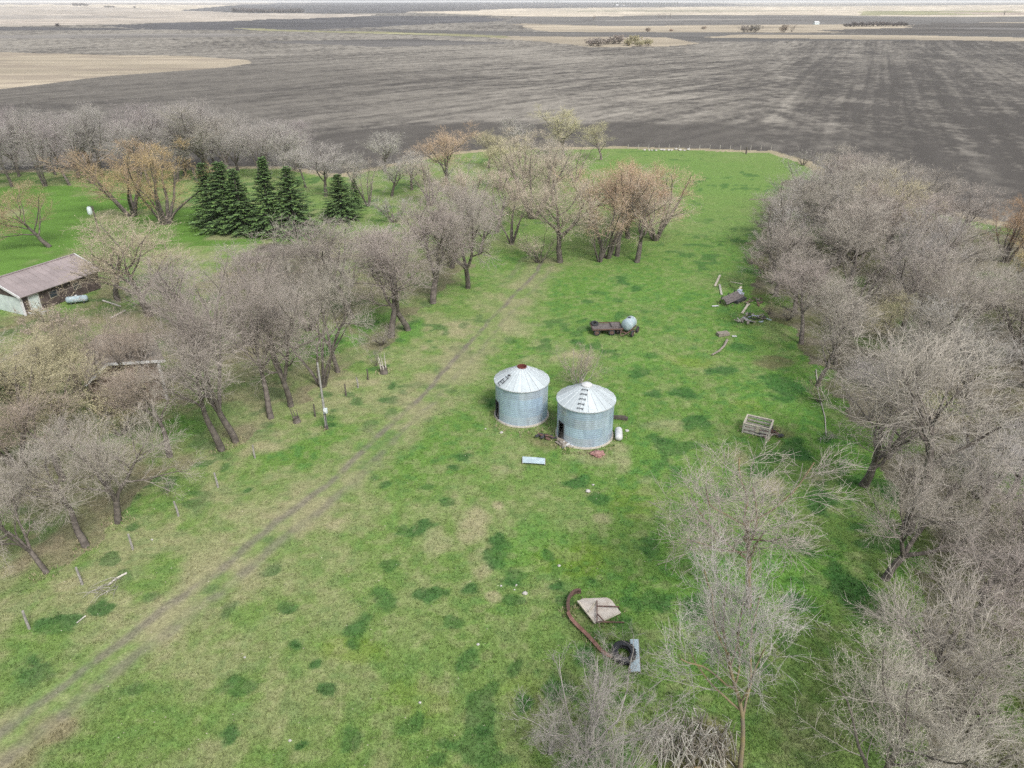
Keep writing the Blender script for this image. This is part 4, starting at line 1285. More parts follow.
def flat_wagon():
    p = GP(606, 332)
    o = empty('farm_wagon', p, math.radians(4), 'rusty flatbed wagon with a leftover wheel on its deck, beside the pale tank trailer', 'wagon')
    # deck of weathered planks
    d = MB()
    for i in range(7):
        d.box((-0.1 + (i % 3) * 0.03, -0.95 + i * 0.29, 0.83), (3.9, 0.265, 0.06))
    d.build('deck', M['dark_wood'], o)
    f = MB()
    for sy in (-0.6, 0.6):
        f.beam((-1.95, sy, 0.70), (1.9, sy, 0.70), 0.1, 0.16)
    for sx in (-1.4, 1.3):
        f.beam((sx, -1.0, 0.52), (sx, 1.0, 0.52), 0.12, 0.12)
    for sx in (-1.95, 1.95):
        f.beam((sx, -1.12, 0.86), (sx, 1.12, 0.86), 0.06, 0.2)
    f.beam((-1.95, -1.14, 0.88), (1.95, -1.14, 0.88), 0.05, 0.16)
    f.beam((-1.95, 1.14, 0.88), (1.95, 1.14, 0.88), 0.05, 0.16)
    f.build('frame', M['rust'], o)
    MB().beam((1.9, 0, 0.55), (3.0, 0.1, 0.3), 0.09, 0.09).build('drawbar', M['rust'], o)
    for sx in (-1.4, 0.55):
        for sy in (-1.0, 1.0):
            wheel(o, (sx, sy, 0.42), (0, 1 if sy > 0 else -1, 0), 0.42, 0.22)
    MB().box((1.2, 0.1, 0.95), (1.2, 1.3, 0.2)).build('crate_box', M['dark_wood'], o)
    o.scale = (.92, .92, .92)
    # wheel left lying on the deck
    mt = Matrix.Translation((-1.45, 0.55, 1.05)) @ Matrix.Rotation(0.3, 4, 'X')
    MB().lathe([(0.25, -.14), (0.42, -.14), (0.5, -.07), (0.5, .07), (0.42, .14), (0.25, .14), (0.25, -.14)], 22, mat=mt).build('spare_tyre', M['rubber'], o, True)
    return o


flat_wagon()


def tank_trailer():
    p = GP(628, 333)
    o = empty('tank_trailer', p, math.radians(58), 'small trailer carrying a chalky pale blue round tank', 'trailer')
    mt = Matrix.Translation((0.1, 0, 1.25)) @ Matrix.Rotation(math.pi / 2, 4, 'Y')
    R = 0.68; L = 0.80
    MB().lathe([(0.001, -L - .16), (R * .55, -L - .12), (R * .9, -L - .02), (R, -L + .08), (R, L - .08), (R * .9, L + .02), (R * .55, L + .12), (0.001, L + .16)], 36, mat=mt).build('tank', M['teal_tank'], o, True)
    b = MB()
    for q in (-0.55, 0.55):
        mq = Matrix.Translation((0.1 + q, 0, 1.25)) @ Matrix.Rotation(math.pi / 2, 4, 'Y')
        b.lathe([(R + .002, -.04), (R + .02, -.04), (R + .02, .04), (R + .002, .04)], 36, mat=mq)
    b.build('strap', M['white_steel'], o, True)
    mt2 = Matrix.Translation((0.1, 0, 1.25 + R - .02))
    MB().lathe([(0.16, 0), (0.16, .1), (0.001, .13)], 16, mat=mt2).build('filler_cap', M['dark_steel'], o, True)
    f = MB()
    for sy in (-.45, .45):
        f.beam((-1.3, sy, .58), (1.3, sy, .58), .08, .12)
        f.beam((-0.6, sy, .62), (-0.6, sy * 1.2, .95), .08, .08); f.beam((0.8, sy, .62), (0.8, sy * 1.2, .95), .08, .08)
    f.beam((-1.3, -.45, .58), (-1.3, .45, .58), .1, .1); f.beam((1.3, -.45, .58), (1.3, .45, .58), .1, .1)
    f.beam((0.1, -.85, .42), (0.1, .85, .42), .1, .1)
    f.beam((-1.3, -.4, .56), (-2.1, 0, .4), .08, .08); f.beam((-1.3, .4, .56), (-2.1, 0, .4), .08, .08)
    f.build('chassis', M['rust'], o)
    for sx in (-0.75, 0.75):
        for sy in (-0.86, 0.86):
            wheel(o, (sx, sy, .4), (0, 1 if sy > 0 else -1, 0), .40, .2)


tank_trailer()

# ------------------------------------------------------------------ slatted feed rack


def feed_rack():
    p = GP(757, 431)
    o = empty('feed_rack', p, math.radians(-27), 'open-topped weathered wooden slatted box near the wood edge', 'slatted box')
    W_, D_, H_ = 2.3, 1.75, 1.0
    for nm, (ax, ay, bx, by) in {'front_side': (-W_ / 2, -D_ / 2, W_ / 2, -D_ / 2), 'back_side': (-W_ / 2, D_ / 2, W_ / 2, D_ / 2), 'end_side': (-W_ / 2, -D_ / 2, -W_ / 2, D_ / 2), 'end_side2': (W_ / 2, -D_ / 2, W_ / 2, D_ / 2)}.items():
        m = MB()
        for i in range(3):
            z = 0.18 + i * 0.36
            d = Vector((bx - ax, by - ay, 0)).normalized()
            m.beam((ax + d.x * .07, ay + d.y * .07, z), (bx - d.x * .07, by - d.y * .07, z), .05, .17)
        m.build(nm.rstrip('2'), M['grey_wood'], o)
    for sx in (-1, 1):
        for sy in (-1, 1):
            MB().box((sx * W_ / 2, sy * D_ / 2, H_ / 2), (.12, .12, H_)).build('corner_post', M['grey_wood'], o)
    t = MB()
    for sy in (-1, 1):
        t.beam((-W_ / 2 - .06, sy * D_ / 2, H_ + .03), (W_ / 2 + .06, sy * D_ / 2, H_ + .03), .14, .05)
    for sx in (-1, 1):
        t.beam((sx * W_ / 2, -D_ / 2 + .07, H_ + .03), (sx * W_ / 2, D_ / 2 - .07, H_ + .03), .14, .05)
    t.build('top_rail', M['pale_wood'], o)
    fl = MB()
    for i in range(6):
        fl.box((0, -D_ / 2 + .2 + i * .27, .07), (W_ - .15, .22, .04))
    fl.build('floor_board', M['old_wood'], o)
    MB().box((0.1, -D_ / 2 - .06, .72), (.3, .05, .6)).build('middle_stile', M['pale_wood'], o)


feed_rack()

# ------------------------------------------------------------------ junk in the foreground


def tyre_at(px, py, r, w, tilt, label, rz=0.0):
    p = GP(px, py)
    o = empty('tractor_tyre', p, rz, label, 'tyre')
    mt = Matrix.Translation((0, 0, w / 2 + math.sin(tilt) * r)) @ Matrix.Rotation(tilt, 4, 'X')
    MB().lathe([(r * .55, -w * .42), (r * .8, -w / 2), (r * .97, -w * .36), (r, -w * .1), (r, w * .1), (r * .97, w * .36), (r * .8, w / 2), (r * .55, w * .42), (r * .56, w * .3), (r * .8, w * .3), (r * .8, -w * .3), (r * .56, -w * .3), (r * .55, -w * .42)], 40, mat=mt).build('carcass', M['rubber'], o, True)
    tr = MB()
    for k in range(26):
        a = 2 * math.pi * k / 26
        for sg in (-1, 1):
            c = mt @ Vector(((r + .015) * math.cos(a + sg * .06), (r + .015) * math.sin(a + sg * .06), sg * w * .2))
            q = mt.to_3x3() @ (Matrix.Rotation(a, 3, 'Z') @ Matrix.Rotation(sg * 0.6, 3, 'X'))
            tr.box(c, (.03, .05, w * .42), q)
    tr.build('tread', M['rubber'], o)


tyre_at(623.5, 657, 0.72, 0.42, math.radians(14), 'black tractor tyre lying tilted against the pale blue sheet', 0.5)


def rust_band():
    pts = [(581, 593.5), (576, 593.5), (571, 597), (568, 603), (567.5, 610), (569.5, 617), (574, 623.5), (581, 630), (589, 637), (597, 645), (604, 652), (611, 656), (619, 655)]
    P3 = [GP(*p) for p in pts]
    o0 = P3[5]
    # smooth the polyline
    fine = []
    for i in range(len(P3) - 1):
        p0 = P3[max(i - 1, 0)]; p1 = P3[i]; p2 = P3[i + 1]; p3 = P3[min(i + 2, len(P3) - 1)]
        for s in range(4):
            t = s / 4
            fine.append(0.5 * ((2 * p1) + (p2 - p0) * t + (2 * p0 - 5 * p1 + 4 * p2 - p3) * t * t + (3 * p1 - p0 - 3 * p2 + p3) * t ** 3))
    fine.append(P3[-1])

    def strip(seg, h0, tw):
        m = MB(); vs = []; fs = []
        prof_n = 8
        for i, p in enumerate(seg):
            a = seg[max(i - 1, 0)]; b = seg[min(i + 1, len(seg) - 1)]
            d = (b - a); d.z = 0; d.normalize(); s = Vector((-d.y, d.x, 0))
            f = i / max(len(seg) - 1, 1)
            # channel section: outer wall up, flange folded over
            tilt = tw[0] + (tw[1] - tw[0]) * f
            cs = [(0.0, 0.0), (0.0, h0), (0.22, h0 + .03), (0.22, h0 - 0.01), (0.04, h0 - .04), (0.04, 0.0)]
            ct, st_ = math.cos(tilt), math.sin(tilt)
            for (u, v) in cs:
                uu = u * ct - v * st_; vv = u * st_ + v * ct
                q = p - o0 + s * uu + Vector((0, 0, max(vv, 0) + .02))
                vs.append(q)
        k = 6
        for i in range(len(seg) - 1):
            for j in range(k):
                j2 = (j + 1) % k
                fs.append((i * k + j, i * k + j2, (i + 1) * k + j2, (i + 1) * k + j))
        fs.append(tuple(range(k))); fs.append(tuple((len(seg) - 1) * k + j for j in range(k)))
        return m.add(vs, fs)
    o = empty('curved_steel_band', o0, 0, 'long curved rusty steel band lying in the grass, hooked at its upper end', 'scrap metal')
    strip(fine[:20], 0.42, (0.0, 0.25)).build('hooked_end', M['rust'], o)
    strip(fine[19:], 0.34, (0.5, 1.15)).build('faded_band', M['pink_rust'], o)


rust_band()


def header_panel():
    c = GP(599, 611)

    def L(px, py, z):
        x, y = G(px, py, z); return Vector((x, y, z)) - Vector((c.x, c.y, 0))
    o = empty('scrap_metal_sheet', (c.x, c.y, 0), 0, 'chalky white sheet panel with a rusty angle frame across it, beside the hooked band', 'scrap metal')
    zs = 0.35
    pol = [L(577.8, 601, .52), L(583, 598.5, .40), L(607, 597.5, .36), L(611.6, 600, .36), L(620.8, 612.5, .24), L(595.5, 623, .24)]
    mid = L(597, 606, .42)
    vs = [p for p in pol] + [mid]
    vs2 = [p - Vector((0, 0, .05)) for p in vs]
    fs = [(i, (i + 1) % 6, 6) for i in range(6)] + [(7 + (i + 1) % 6, 7 + i, 13) for i in range(6)]
    fs += [(i, 7 + i, 7 + (i + 1) % 6, (i + 1) % 6) for i in range(6)]
    MB().add(vs + vs2, fs).build('sheet', M['sheet_white'], o)
    m = MB()
    m.beam(L(577.5, 601, .55), L(595.3, 623.5, .27), .08, .1)
    m.beam(L(596, 601.5, .46), L(588.5, 612, .44), .05, .07)
    m.beam(L(598.5, 623, .28), L(620, 613, .28), .05, .08)
    m.build('raised_edge', M['pale_wood'], o)
    f = MB()
    f.beam(L(597, 600.5, .60), L(597, 622, .52), .07, .07)
    f.beam(L(597.2, 606, .58), L(619, 606.7, .5), .06, .06)
    f.beam(L(598, 621.8, .5), L(624, 622.3, .35), .06, .06)
    f.beam(L(597.5, 614, .55), L(604.5, 621.6, .48), .06, .06)
    f.build('angle_frame', M['rust'], o)
    f = MB()
    f.beam(L(597, 621.8, .5), L(597, 622.5, 0), .06, .06); f.beam(L(623.5, 622.3, .36), L(624, 622.8, 0), .06, .06); f.beam(L(618.5, 606.7, .5), L(619, 608, 0), .06, .06); f.beam(L(578.5, 602, .5), L(578.5, 604, 0), .06, .06)
    f.build('frame_feet', M['rust'], o)


header_panel()


def quad_sheet(name, pts_px, z, thick, mat, label, cat, ribs=0, props=True):
    P_ = [G(px, py, z) for px, py in pts_px]
    cx = sum(p[0] for p in P_) / 4; cy = sum(p[1] for p in P_) / 4
    o = empty(name, (cx, cy, 0), 0, label, cat)
    P_ = [Vector((p[0] - cx, p[1] - cy, z)) for p in P_]
    m = MB()
    nx, ny = 12, 4
    vs = []; fs = []
    for s in range(2):
        for j in range(ny + 1):
            for i in range(nx + 1):
                u = i / nx; v = j / ny
                p = (P_[0] * (1 - u) + P_[1] * u) * (1 - v) + (P_[3] * (1 - u) + P_[2] * u) * v
                w = 0.018 * math.sin(u * 7 + v * 3) + (0.02 if (ribs and i % 2) else 0)
                vs.append(p + Vector((0, 0, w - s * thick)))
    k = (nx + 1) * (ny + 1)
    for j in range(ny):
        for i in range(nx):
            a = j * (nx + 1) + i
            fs.append((a, a + 1, a + nx + 2, a + nx + 1)); fs.append((k + a, k + a + nx + 1, k + a + nx + 2, k + a + 1))
    loop = [i for i in range(nx + 1)] + [j * (nx + 1) + nx for j in range(1, ny + 1)] + [ny * (nx + 1) + i for i in range(nx - 1, -1, -1)] + [j * (nx + 1) for j in range(ny - 1, 0, -1)]
    for a, b in zip(loop, loop[1:] + loop[:1]):
        fs.append((a, b, k + b, k + a))
    m.add(vs, fs).build('sheet', mat, o)
    if props:
        e = MB()
        for a, b in ((0, 1), (2, 3)):
            e.beam(P_[a] + Vector((0, 0, -z * .45)), P_[b] + Vector((0, 0, -z * .45)), .09, z * .75)
        e.build('bearer', M['old_wood'], o)
    return o


quad_sheet('metal_sheet', [(522.5, 462.5), (522.5, 456.5), (545, 458), (545, 464)], 0.16, 0.03, M['sheet_blue'], 'flat pale blue grey metal sheet on the grass in front of the bins', 'metal sheet', 1)
quad_sheet('metal_sheet', [(630.5, 671.5), (630.3, 639.5), (638.3, 639), (640.3, 671)], 0.22, 0.05, M['sheet_blue'], 'narrow pale blue sheet standing upright in view beside the tractor tyre', 'metal sheet').__setitem__('label', 'narrow pale blue sheet lying on the grass beside the tractor tyre')


def cylinder_tank():
    p = GP(618.7, 441)
    o = empty('gas_cylinder', p, math.radians(84), 'white upright-lying gas cylinder next to the capped bin', 'cylinder')
    o['label'] = 'small white cylindrical tank next to the capped grain bin'
    mt = Matrix.Translation((0.72, 0, 0.36)) @ Matrix.Rotation(math.pi / 2, 4, 'Y')
    MB().lathe([(0.001, -.86), (.2, -.82), (.32, -.7), (.34, -.6), (.34, .6), (.32, .7), (.2, .82), (0.001, .86)], 24, mat=mt).build('shell', M['white_steel'], o, True)
    MB().lathe([(.1, .84), (.1, .98), (0.001, 1.0)], 12, mat=mt).build('valve', M['dark_steel'], o, True)
    m = MB()
    for q in (-.45, .45):
        for s in (-.2, .2):
            m.box((.72 + q, s, .05), (.08, .08, .16))
    m.build('foot', M['dark_steel'], o)


cylinder_tank()


def heap(name, px, py, pieces, label, cat, seed=0, span=1.0, mats=('old_wood',), hh=0.25):
    """a low heap of broken bits; each kind of bit is one part of the heap"""
    r = random.Random(seed)
    p = GP(px, py)
    o = empty(name, p, 0, label, cat)
    for mname in mats:
        m = MB()
        for k in range(pieces):
            a = r.uniform(0, 6.28); d = r.uniform(0, span)
            c = Vector((d * math.cos(a), d * math.sin(a) * 0.7, r.uniform(.05, hh)))
            e = Matrix.Rotation(r.uniform(0, 6.28), 3, 'Z') @ Matrix.Rotation(r.uniform(-.4, .4), 3, 'Y')
            m.box(c, (r.uniform(.3, 1.1), r.uniform(.08, .35), r.uniform(.03, .12)), e)
        m.build({'old_wood': 'board', 'pale_wood': 'pale_board', 'rust': 'rusty_scrap', 'plastic_black': 'dark_scrap', 'white_steel': 'white_scrap', 'grey_wood': 'bleached_board', 'rust_cloth': 'rusty_lump', 'blue_scrap': 'grey_scrap', 'stone': 'stone', 'pale_bark': 'stick'}.get(mname, 'scrap'), M[mname], o)
    return o


heap('scrap_heap', 563, 444, 7, 'heap of white and brown scraps in front of the capped bin doorway', 'scrap heap', 1, .8, ('white_steel', 'old_wood'), .3)
heap('scrap_heap', 547, 437, 5, 'dark brown scraps on bare dirt between the two grain bins', 'scrap heap', 2, .8, ('plastic_black', 'rust'), .35)
heap('rubble_heap', 770, 434, 6, 'brown and dark rubble right of the slatted wooden box', 'rubble heap', 3, 1.2, ('rust', 'plastic_black', 'old_wood'), .3)
heap('scrap_heap', 741, 322, 6, 'scattered pale and grey scraps below the broken wagon box', 'scrap heap', 4, 1.6, ('old_wood', 'grey_wood'), .4)
heap('scrap_heap', 755, 319, 7, 'dark scrap bits at the wood edge right of the scattered pale ones', 'scrap heap', 5, 1.7, ('plastic_black', 'blue_scrap', 'old_wood'), .5)
heap('scrap_heap', 752, 302, 7, 'brown brushy scrap under the twigs behind the broken wagon box', 'scrap heap', 6, 2.0, ('rust', 'old_wood'), .4)
heap('board_pile', 37, 313, 6, 'pile of pale boards outside the long building', 'board pile', 8, 1.8, ('white_steel', 'pale_wood'), .4)

# rusty lump in front of bin
p = GP(597, 455)
o = empty('rusty_lump', p, 0, 'rounded rust red heap on the grass in front of the capped bin', 'scrap')
m = MB()
for k, (dx, dy, s) in enumerate([(0, 0, .42), (.38, .1, .34), (-.3, .15, .3), (.1, -.25, .28)]):
    m.blob((dx, dy, s * .45), (s, s * .8, s * .6), k, rough=.35)
m.build('body', M['rust_cloth'], o)
m = MB(); m.tube([(-.7, .1, .1), (-.2, 0, .6), (.4, .1, .2)], .025, 6); m.build('bent_rod', M['rust'], o)
# dark beam behind the capped bin
p = GP(620, 419.5)
tag(MB().beam(p + Vector((-1.0, .35, .16)), p + Vector((.7, -.15, .2)), .28, .26).beam(p + Vector((-.6, .1, .36)), p + Vector((.5, 0, .38)), .12, .1).build('timber_beam', M['dark_post'], None), 'dark timber beam on the ground behind the capped bin', 'timber')

# broken wagon box and boards at the wood edge
p = GP(733, 302)
o = empty('wagon_box', p, math.radians(44), 'collapsed grey wooden wagon box tipped over at the wood edge', 'wagon box')
m = MB()
R_ = Matrix.Rotation(math.radians(30), 3, 'X')
for i in range(4):
    m.box(R_ @ Vector((.06 * (i % 2), -.45 + i * .3, .0)) + Vector((0, .1, .7)), (4.3 - .2 * (i % 3), .28, .06), R_)
m.build('side_panel', M['dark_wood'], o)
m = MB()
for sx in (-1.6, 0, 1.5):
    m.beam(Vector((sx, .95, .06)), Vector((sx, .8, 1.1)), .1, .1)
m.box((.9, -.55, .22), (2.2, .5, .36)); m.build('shaded_box_body', M['plastic_black'], o)  # near-black body carries the shade under the tipped panel in its colour
m = MB(); m.box((2.15, .3, .7), (.9, .7, .35), Matrix.Rotation(.4, 3, 'Y')); m.box((2.3, .5, .95), (.6, .5, .2)); m.build('crumpled_sheet', M['blue_scrap'], o)


def board(a, b, w, t, z0, z1, mat, label, name='plank'):
    pa = GP(*a); pb = GP(*b)
    pa.z += z0; pb.z += z1
    o = empty(name, (pa + pb) / 2 * 1, 0, label, 'plank' if name == 'plank' else name.replace('_', ' '))
    c = (pa + pb) / 2
    MB().beam(pa - c, pb - c, w, t).build('plank_body' if name == 'plank' else 'body', mat, o)
    return o


def single_beam(a, b, w, t, z0, z1, mat, label, name='plank', cat='plank'):
    pa = GP(*a); pb = GP(*b); pa.z += z0; pb.z += z1
    c = (pa + pb) / 2
    m = MB()
    for s in range(5):
        f0 = s / 5; f1 = (s + 1) / 5
        k = Vector((0, 0, .015 * (s % 2)))
        m.beam((pa - c) * (1 - f0) + (pb - c) * f0 + k, (pa - c) * (1 - f1) + (pb - c) * f1 + k, w * (1 - .05 * (s % 2)), t)
    o = m.build(name, mat, None)
    o.location = c
    return tag(o, label, cat)


single_beam((715, 286.5), (720, 275.5), .30, .06, .1, .1, M['pale_wood'], 'pale plank lying alone in the grass above the broken wagon box')
single_beam((721.5, 295), (719.5, 285), .28, .06, .1, .1, M['grey_wood'], 'grey plank propped on the back of the broken wagon box')
single_beam((730.5, 284.5), (740, 292), .26, .07, .4, 1.2, M['pale_wood'], 'pale plank sticking up across the top of the broken wagon box')
single_beam((735.5, 299), (740, 294), .28, .06, .5, 1.1, M['pale_wood'], 'short pale plank leaning on the right end of the broken wagon box')
single_beam((742, 314), (748.5, 304.5), .3, .06, .12, .2, M['pale_wood'], 'pale plank between the broken wagon box and scattered scraps')
single_beam((712, 306.6), (718.5, 306.2), .3, .05, .08, .1, M['white_steel'], 'short white board at the left foot of the broken wagon box')
single_beam((717.5, 335.5), (728, 334.5), .8, .35, .2, .22, M['old_wood'], 'grey broken crate lid on the grass above the curved log', 'crate_lid', 'crate')
single_beam((732, 336.5), (736.5, 336.5), .3, .06, .08, .08, M['white_steel'], 'small white board right of the broken crate lid')


def log(pts, r0, r1, mat, label, name='log', twigs=0, seed=0):
    P3 = [GP(a, b) for a, b in pts]
    c = P3[0].copy()
    r = random.Random(seed)
    n = len(P3)
    o = None
    tr = MB().tube([p - c + Vector((0, 0, r0 + .02)) for p in P3], [r0 + (r1 - r0) * i / (n - 1) for i in range(n)], 8)
    if twigs:
        o = empty(name, c, 0, label, 'branch')
        tr.build('limb', mat, o, True)
        tw = MB()
        e = P3[-1] - c; d = (P3[-1] - P3[-2]).normalized()
        for k in range(twigs):
            a = Vector((d.x + r.uniform(-1, 1), d.y + r.uniform(-1, 1), r.uniform(0, .5))).normalized()
            s = e + Vector((r.uniform(-.7, .7), r.uniform(-.7, .7), .1))
            L_ = r.uniform(.5, 1.5)
            tw.tube([s, s + a * L_ * .5 + Vector((0, 0, r.uniform(0, .2))), s + a * L_], [.022, .015, .006], 4)
        tw.build('twigs', M['ash_bark'], o)
    else:
        o = tr.build(name, mat, None, True); o.location = c
        tag(o, label, 'log')
    return o


log([(727, 341), (724, 347), (719, 352), (712, 356)], .16, .10, M['old_wood'], 'curved grey log lying in the pasture below the crate lid', 'log')
log([(127, 574), (116, 580), (108, 587)], .07, .05, M['pale_bark'], 'fallen pale branch with twigs in the grass beside the fence', 'fallen_branch', 26, 3)
log([(86, 617), (77, 624)], .05, .03, M['pale_bark'], 'short pale stick in the grass below the fallen branch', 'stick')
log([(103, 301), (121, 307)], .12, .09, M['pale_bark'], 'pale log near the end of the long building', 'log')
log([(111, 319), (126, 311)], .12, .08, M['pale_bark'], 'pale log crossing the yard below the other pale log', 'log')
log([(660, 760), (664, 752), (672, 745)], .06, .05, M['pale_bark'], 'short pale stick at the foot of the hanging dead brush', 'stick')
log([(640, 788), (668, 776), (700, 770)], .16, .12, M['lichen_bark'], 'yellow mossy fallen log at the bottom edge', 'log')
log([(816, 370), (818, 392), (825, 418), (826, 436)], .06, .04, M['pale_bark'], 'long pale fallen branch along the wood edge', 'fallen_branch', 30, 5)

# dead standing brush
p = GP(690, 752)
o = empty('dead_brush', p, 0, 'clump of dead grey stems hanging straight down beside the bare dirt', 'brush')
r = random.Random(9)
m = MB(); m2 = MB()
for k in range(300):
    a = r.uniform(0, 6.28); d = 1.7 * math.sqrt(r.random())
    bx, by = d * math.cos(a) * 1.35, d * math.sin(a) * .8
    h = r.uniform(.5, 2.6)
    lx, ly = r.uniform(-.7, .7), r.uniform(-.6, .6)
    (m2 if k % 2 == 0 else m).tube([(bx + lx, by + ly, 0), (bx + lx * .5, by + ly * .4, h * .5), (bx, by, h * .85), (bx + r.uniform(-.5, .5), by + r.uniform(-.5, .5), h * .8)], [.02, .022, .018, .008], 4)
m.build('grey_stems', M['grey_wood'], o); m2.build('dark_stems', M['old_wood'], o)

# ------------------------------------------------------------------ stones
STN = [
    (501, 586.5, .13, 'white', 'white stone beside the dry patch in the near pasture'),
    (516.5, 585.5, .12, 'white', 'white stone, upper of two close together right of the dry patch'),
    (514.5, 590, .10, 'white', 'white stone, lower of two close together right of the dry patch'),
    (525, 594, .26, 'grey', 'largest grey stone in the grass left of the hooked band'),
    (588, 492, .30, 'grey', 'grey stone in the grass well below the capped bin'),
    (593, 485, .16, 'white', 'small pale stone just above the larger grey stone'),
    (478, 645, .15, 'white', 'white stone beside the dark green clump in the near pasture'),
    (559, 566, .18, 'grey', 'grey stone between the panel and the dark grass clump'),
    (485.5, 429, .14, 'white', 'white stone left of the red collared bin'),
    (501.5, 433, .24, 'grey', 'grey lump on the grass in front of the red collared bin'),
    (627, 431.5, .26, 'white', 'white block right of the small white cylindrical tank'),
    (595, 638, .10, 'white', 'tiny white stone on the rusty curved band edge'),
    (245, 658, .12, 'white', 'white stone in the grass near the lower track'),
    (420, 703, .12, 'grey', 'grey stone in the near pasture below the dark clumps'),
    (290, 741, .14, 'grey', 'grey stone near the bottom edge left of the dark clumps'),
    (152, 540, .14, 'grey', 'grey stone in the grass between track and fallen branch'),
]
for i, (px, py, s, k, lab) in enumerate(STN):
    p = GP(px, py)
    o = MB().blob((0, 0, s * .4), (s * .66, s * .56, s * .42), i, rough=.22).build('stone', M['white_stone' if k == 'white' else 'stone'], None, True)
    o.location = p
    tag(o, lab, 'stone', 'stones lying in the pasture')
r = random.Random(3)
for i in range(12):
    p = GP(645 + i * 3.9 + r.uniform(-1, 1), 150.3 + r.uniform(-.7, .7))
    s = r.uniform(.25, .5)
    o = MB().blob((0, 0, s * .4), (s, s * .85, s * .6), 50 + i, rough=.22).build('boulder', M['stone'], None, True)
    o.location = p
    tag(o, 'pale boulder in the row at the far edge of the pasture', 'boulder', 'boulders at the far pasture edge')
# pebbly bits and clods strewn over the pasture: nobody would count them
r = random.Random(13)
m = MB()
for k in range(420):
    px = r.uniform(40, 820); py = 330 + 438 * r.random() ** .8
    x, y = G(px, py)
    s = r.uniform(.025, .075)
    z = gz(x, y)
    m.add([(x - s, y, z), (x + s, y - s * .3, z), (x, y + s, z), (x + s * .1, y, z + s * .8)], [(0, 1, 3), (1, 2, 3), (2, 0, 3)])
o = m.build('gravel', M['pale_wood'], None); tag(o, 'scattered pale straw bits and pebbles over the pasture', 'pebbles', kind='stuff')

# ------------------------------------------------------------------ fence posts, poles, stumps
LF = 'posts of the farmyard fence'
for px, py, h, k, lab in [
    (29.5, 629, 1.5, 'grey', 'grey fence post nearest the lower left corner'),
    (82.5, 585, 1.5, 'grey', 'grey fence post left of the fallen pale branch'),
    (133, 549.5, 1.4, 'grey', 'thin grey fence post above the fallen pale branch'),
    (178.5, 516, 1.4, 'grey', 'thin grey fence post right of the shaggy tree'),
    (218, 487, 1.4, 'grey', 'thin grey fence post below the paired trunks'),
    (255, 458, 1.3, 'grey', 'thin grey fence post right of the paired trunks'),
    (315.5, 417, 1.35, 'dark', 'dark fence post just left of the utility pole'),
    (346, 395.5, 1.3, 'dark', 'dark fence post, first one right of the utility pole'),
    (358, 387.5, 1.2, 'grey', 'grey fence post, second one right of the utility pole'),
    (368, 379.5, 1.25, 'dark', 'dark fence post, third one right of the utility pole'),
]:
    p = GP(px, py)
    rr = random.Random(px)
    o = MB().tube([(0, 0, -.1), (rr.uniform(-.02, .02), 0, h * .5), (rr.uniform(-.09, .05), rr.uniform(-.05, .05), h)], [.085, .08, .07], 8).build('fence_post', M['dark_post' if k == 'dark' else 'grey_post'], None, True)
    o.location = p
    tag(o, lab, 'fence post', LF)
for i in range(15):
    px = 628 + i * 10.2
    p = GP(px, 149.2 + 0.011 * (px - 628))
    o = MB().tube([(0, 0, -.1), (0.02, 0, .7), (.04, 0, 1.35)], [.06, .06, .05], 6).build('fence_post', M['grey_wood'], None, True)
    o.location = p
    tag(o, 'small pale fence post along the far edge of the pasture', 'fence post', 'posts of the far pasture fence')
p = GP(746, 154)
o = MB().tube([(0, 0, -.1), (0, 0, .8), (0, 0, 1.75)], [.22, .2, .2], 8).build('fence_post', M['dark_post'], None, True); o.location = p
tag(o, 'thick dark fence post at the far edge of the pasture', 'fence post')

# utility pole with a service box
p = GP(326.5, 429)
o = empty('utility_pole', p, 0, 'slim grey wooden utility pole with a white service box near its foot', 'pole')
ph = zrow(p.y, 363)
MB().tube([(0, 0, -.2), (0.02, 0, ph * .5), (0.0, 0, ph)], [.125, .105, .08], 10).build('pole', M['pole'], o, True)
MB().tube([(0, 0, -.05), (0, 0, .35)], [.2, .18], 10).build('pole_butt', M['dark_post'], o, True)
MB().box((.20, -.22, 2.05), (.34, .22, .45)).build('meter_box', M['lamp_white'], o)
MB().lathe([(.12, 0), (.12, .1), (.06, .14), (.001, .14)], 14, mat=Matrix.Translation((.20, -.33, 2.08)) @ Matrix.Rotation(math.pi / 2, 4, 'X')).build('meter_dial', M['white_steel'], o, True)
MB().tube([(.1, -.15, 1.9), (.1, -.15, .1)], .03, 6).build('conduit', M['dark_steel'], o)
# yard light
p = GP(99, 232)
o = empty('yard_light', p, 0, 'dark pole with a white lamp housing on the lawn', 'yard light')
ph = zrow(p.y, 206)
MB().tube([(0, 0, -.2), (0, 0, ph)], [.15, .12], 8).build('pole', M['dark_post'], o, True)
MB().tube([(0, 0, ph - .3), (-.2, -.3, ph + .1), (-.35, -.45, ph + .05)], .05, 6).build('bracket', M['dark_steel'], o, True)
MB().lathe([(.001, .55), (.25, .5), (.38, .2), (.40, -.5), (.3, -.75), (.001, -.78)], 16, mat=Matrix.Translation((-.35, -.5, ph - .5))).build('lamp_head', M['lamp_white'], o, True)


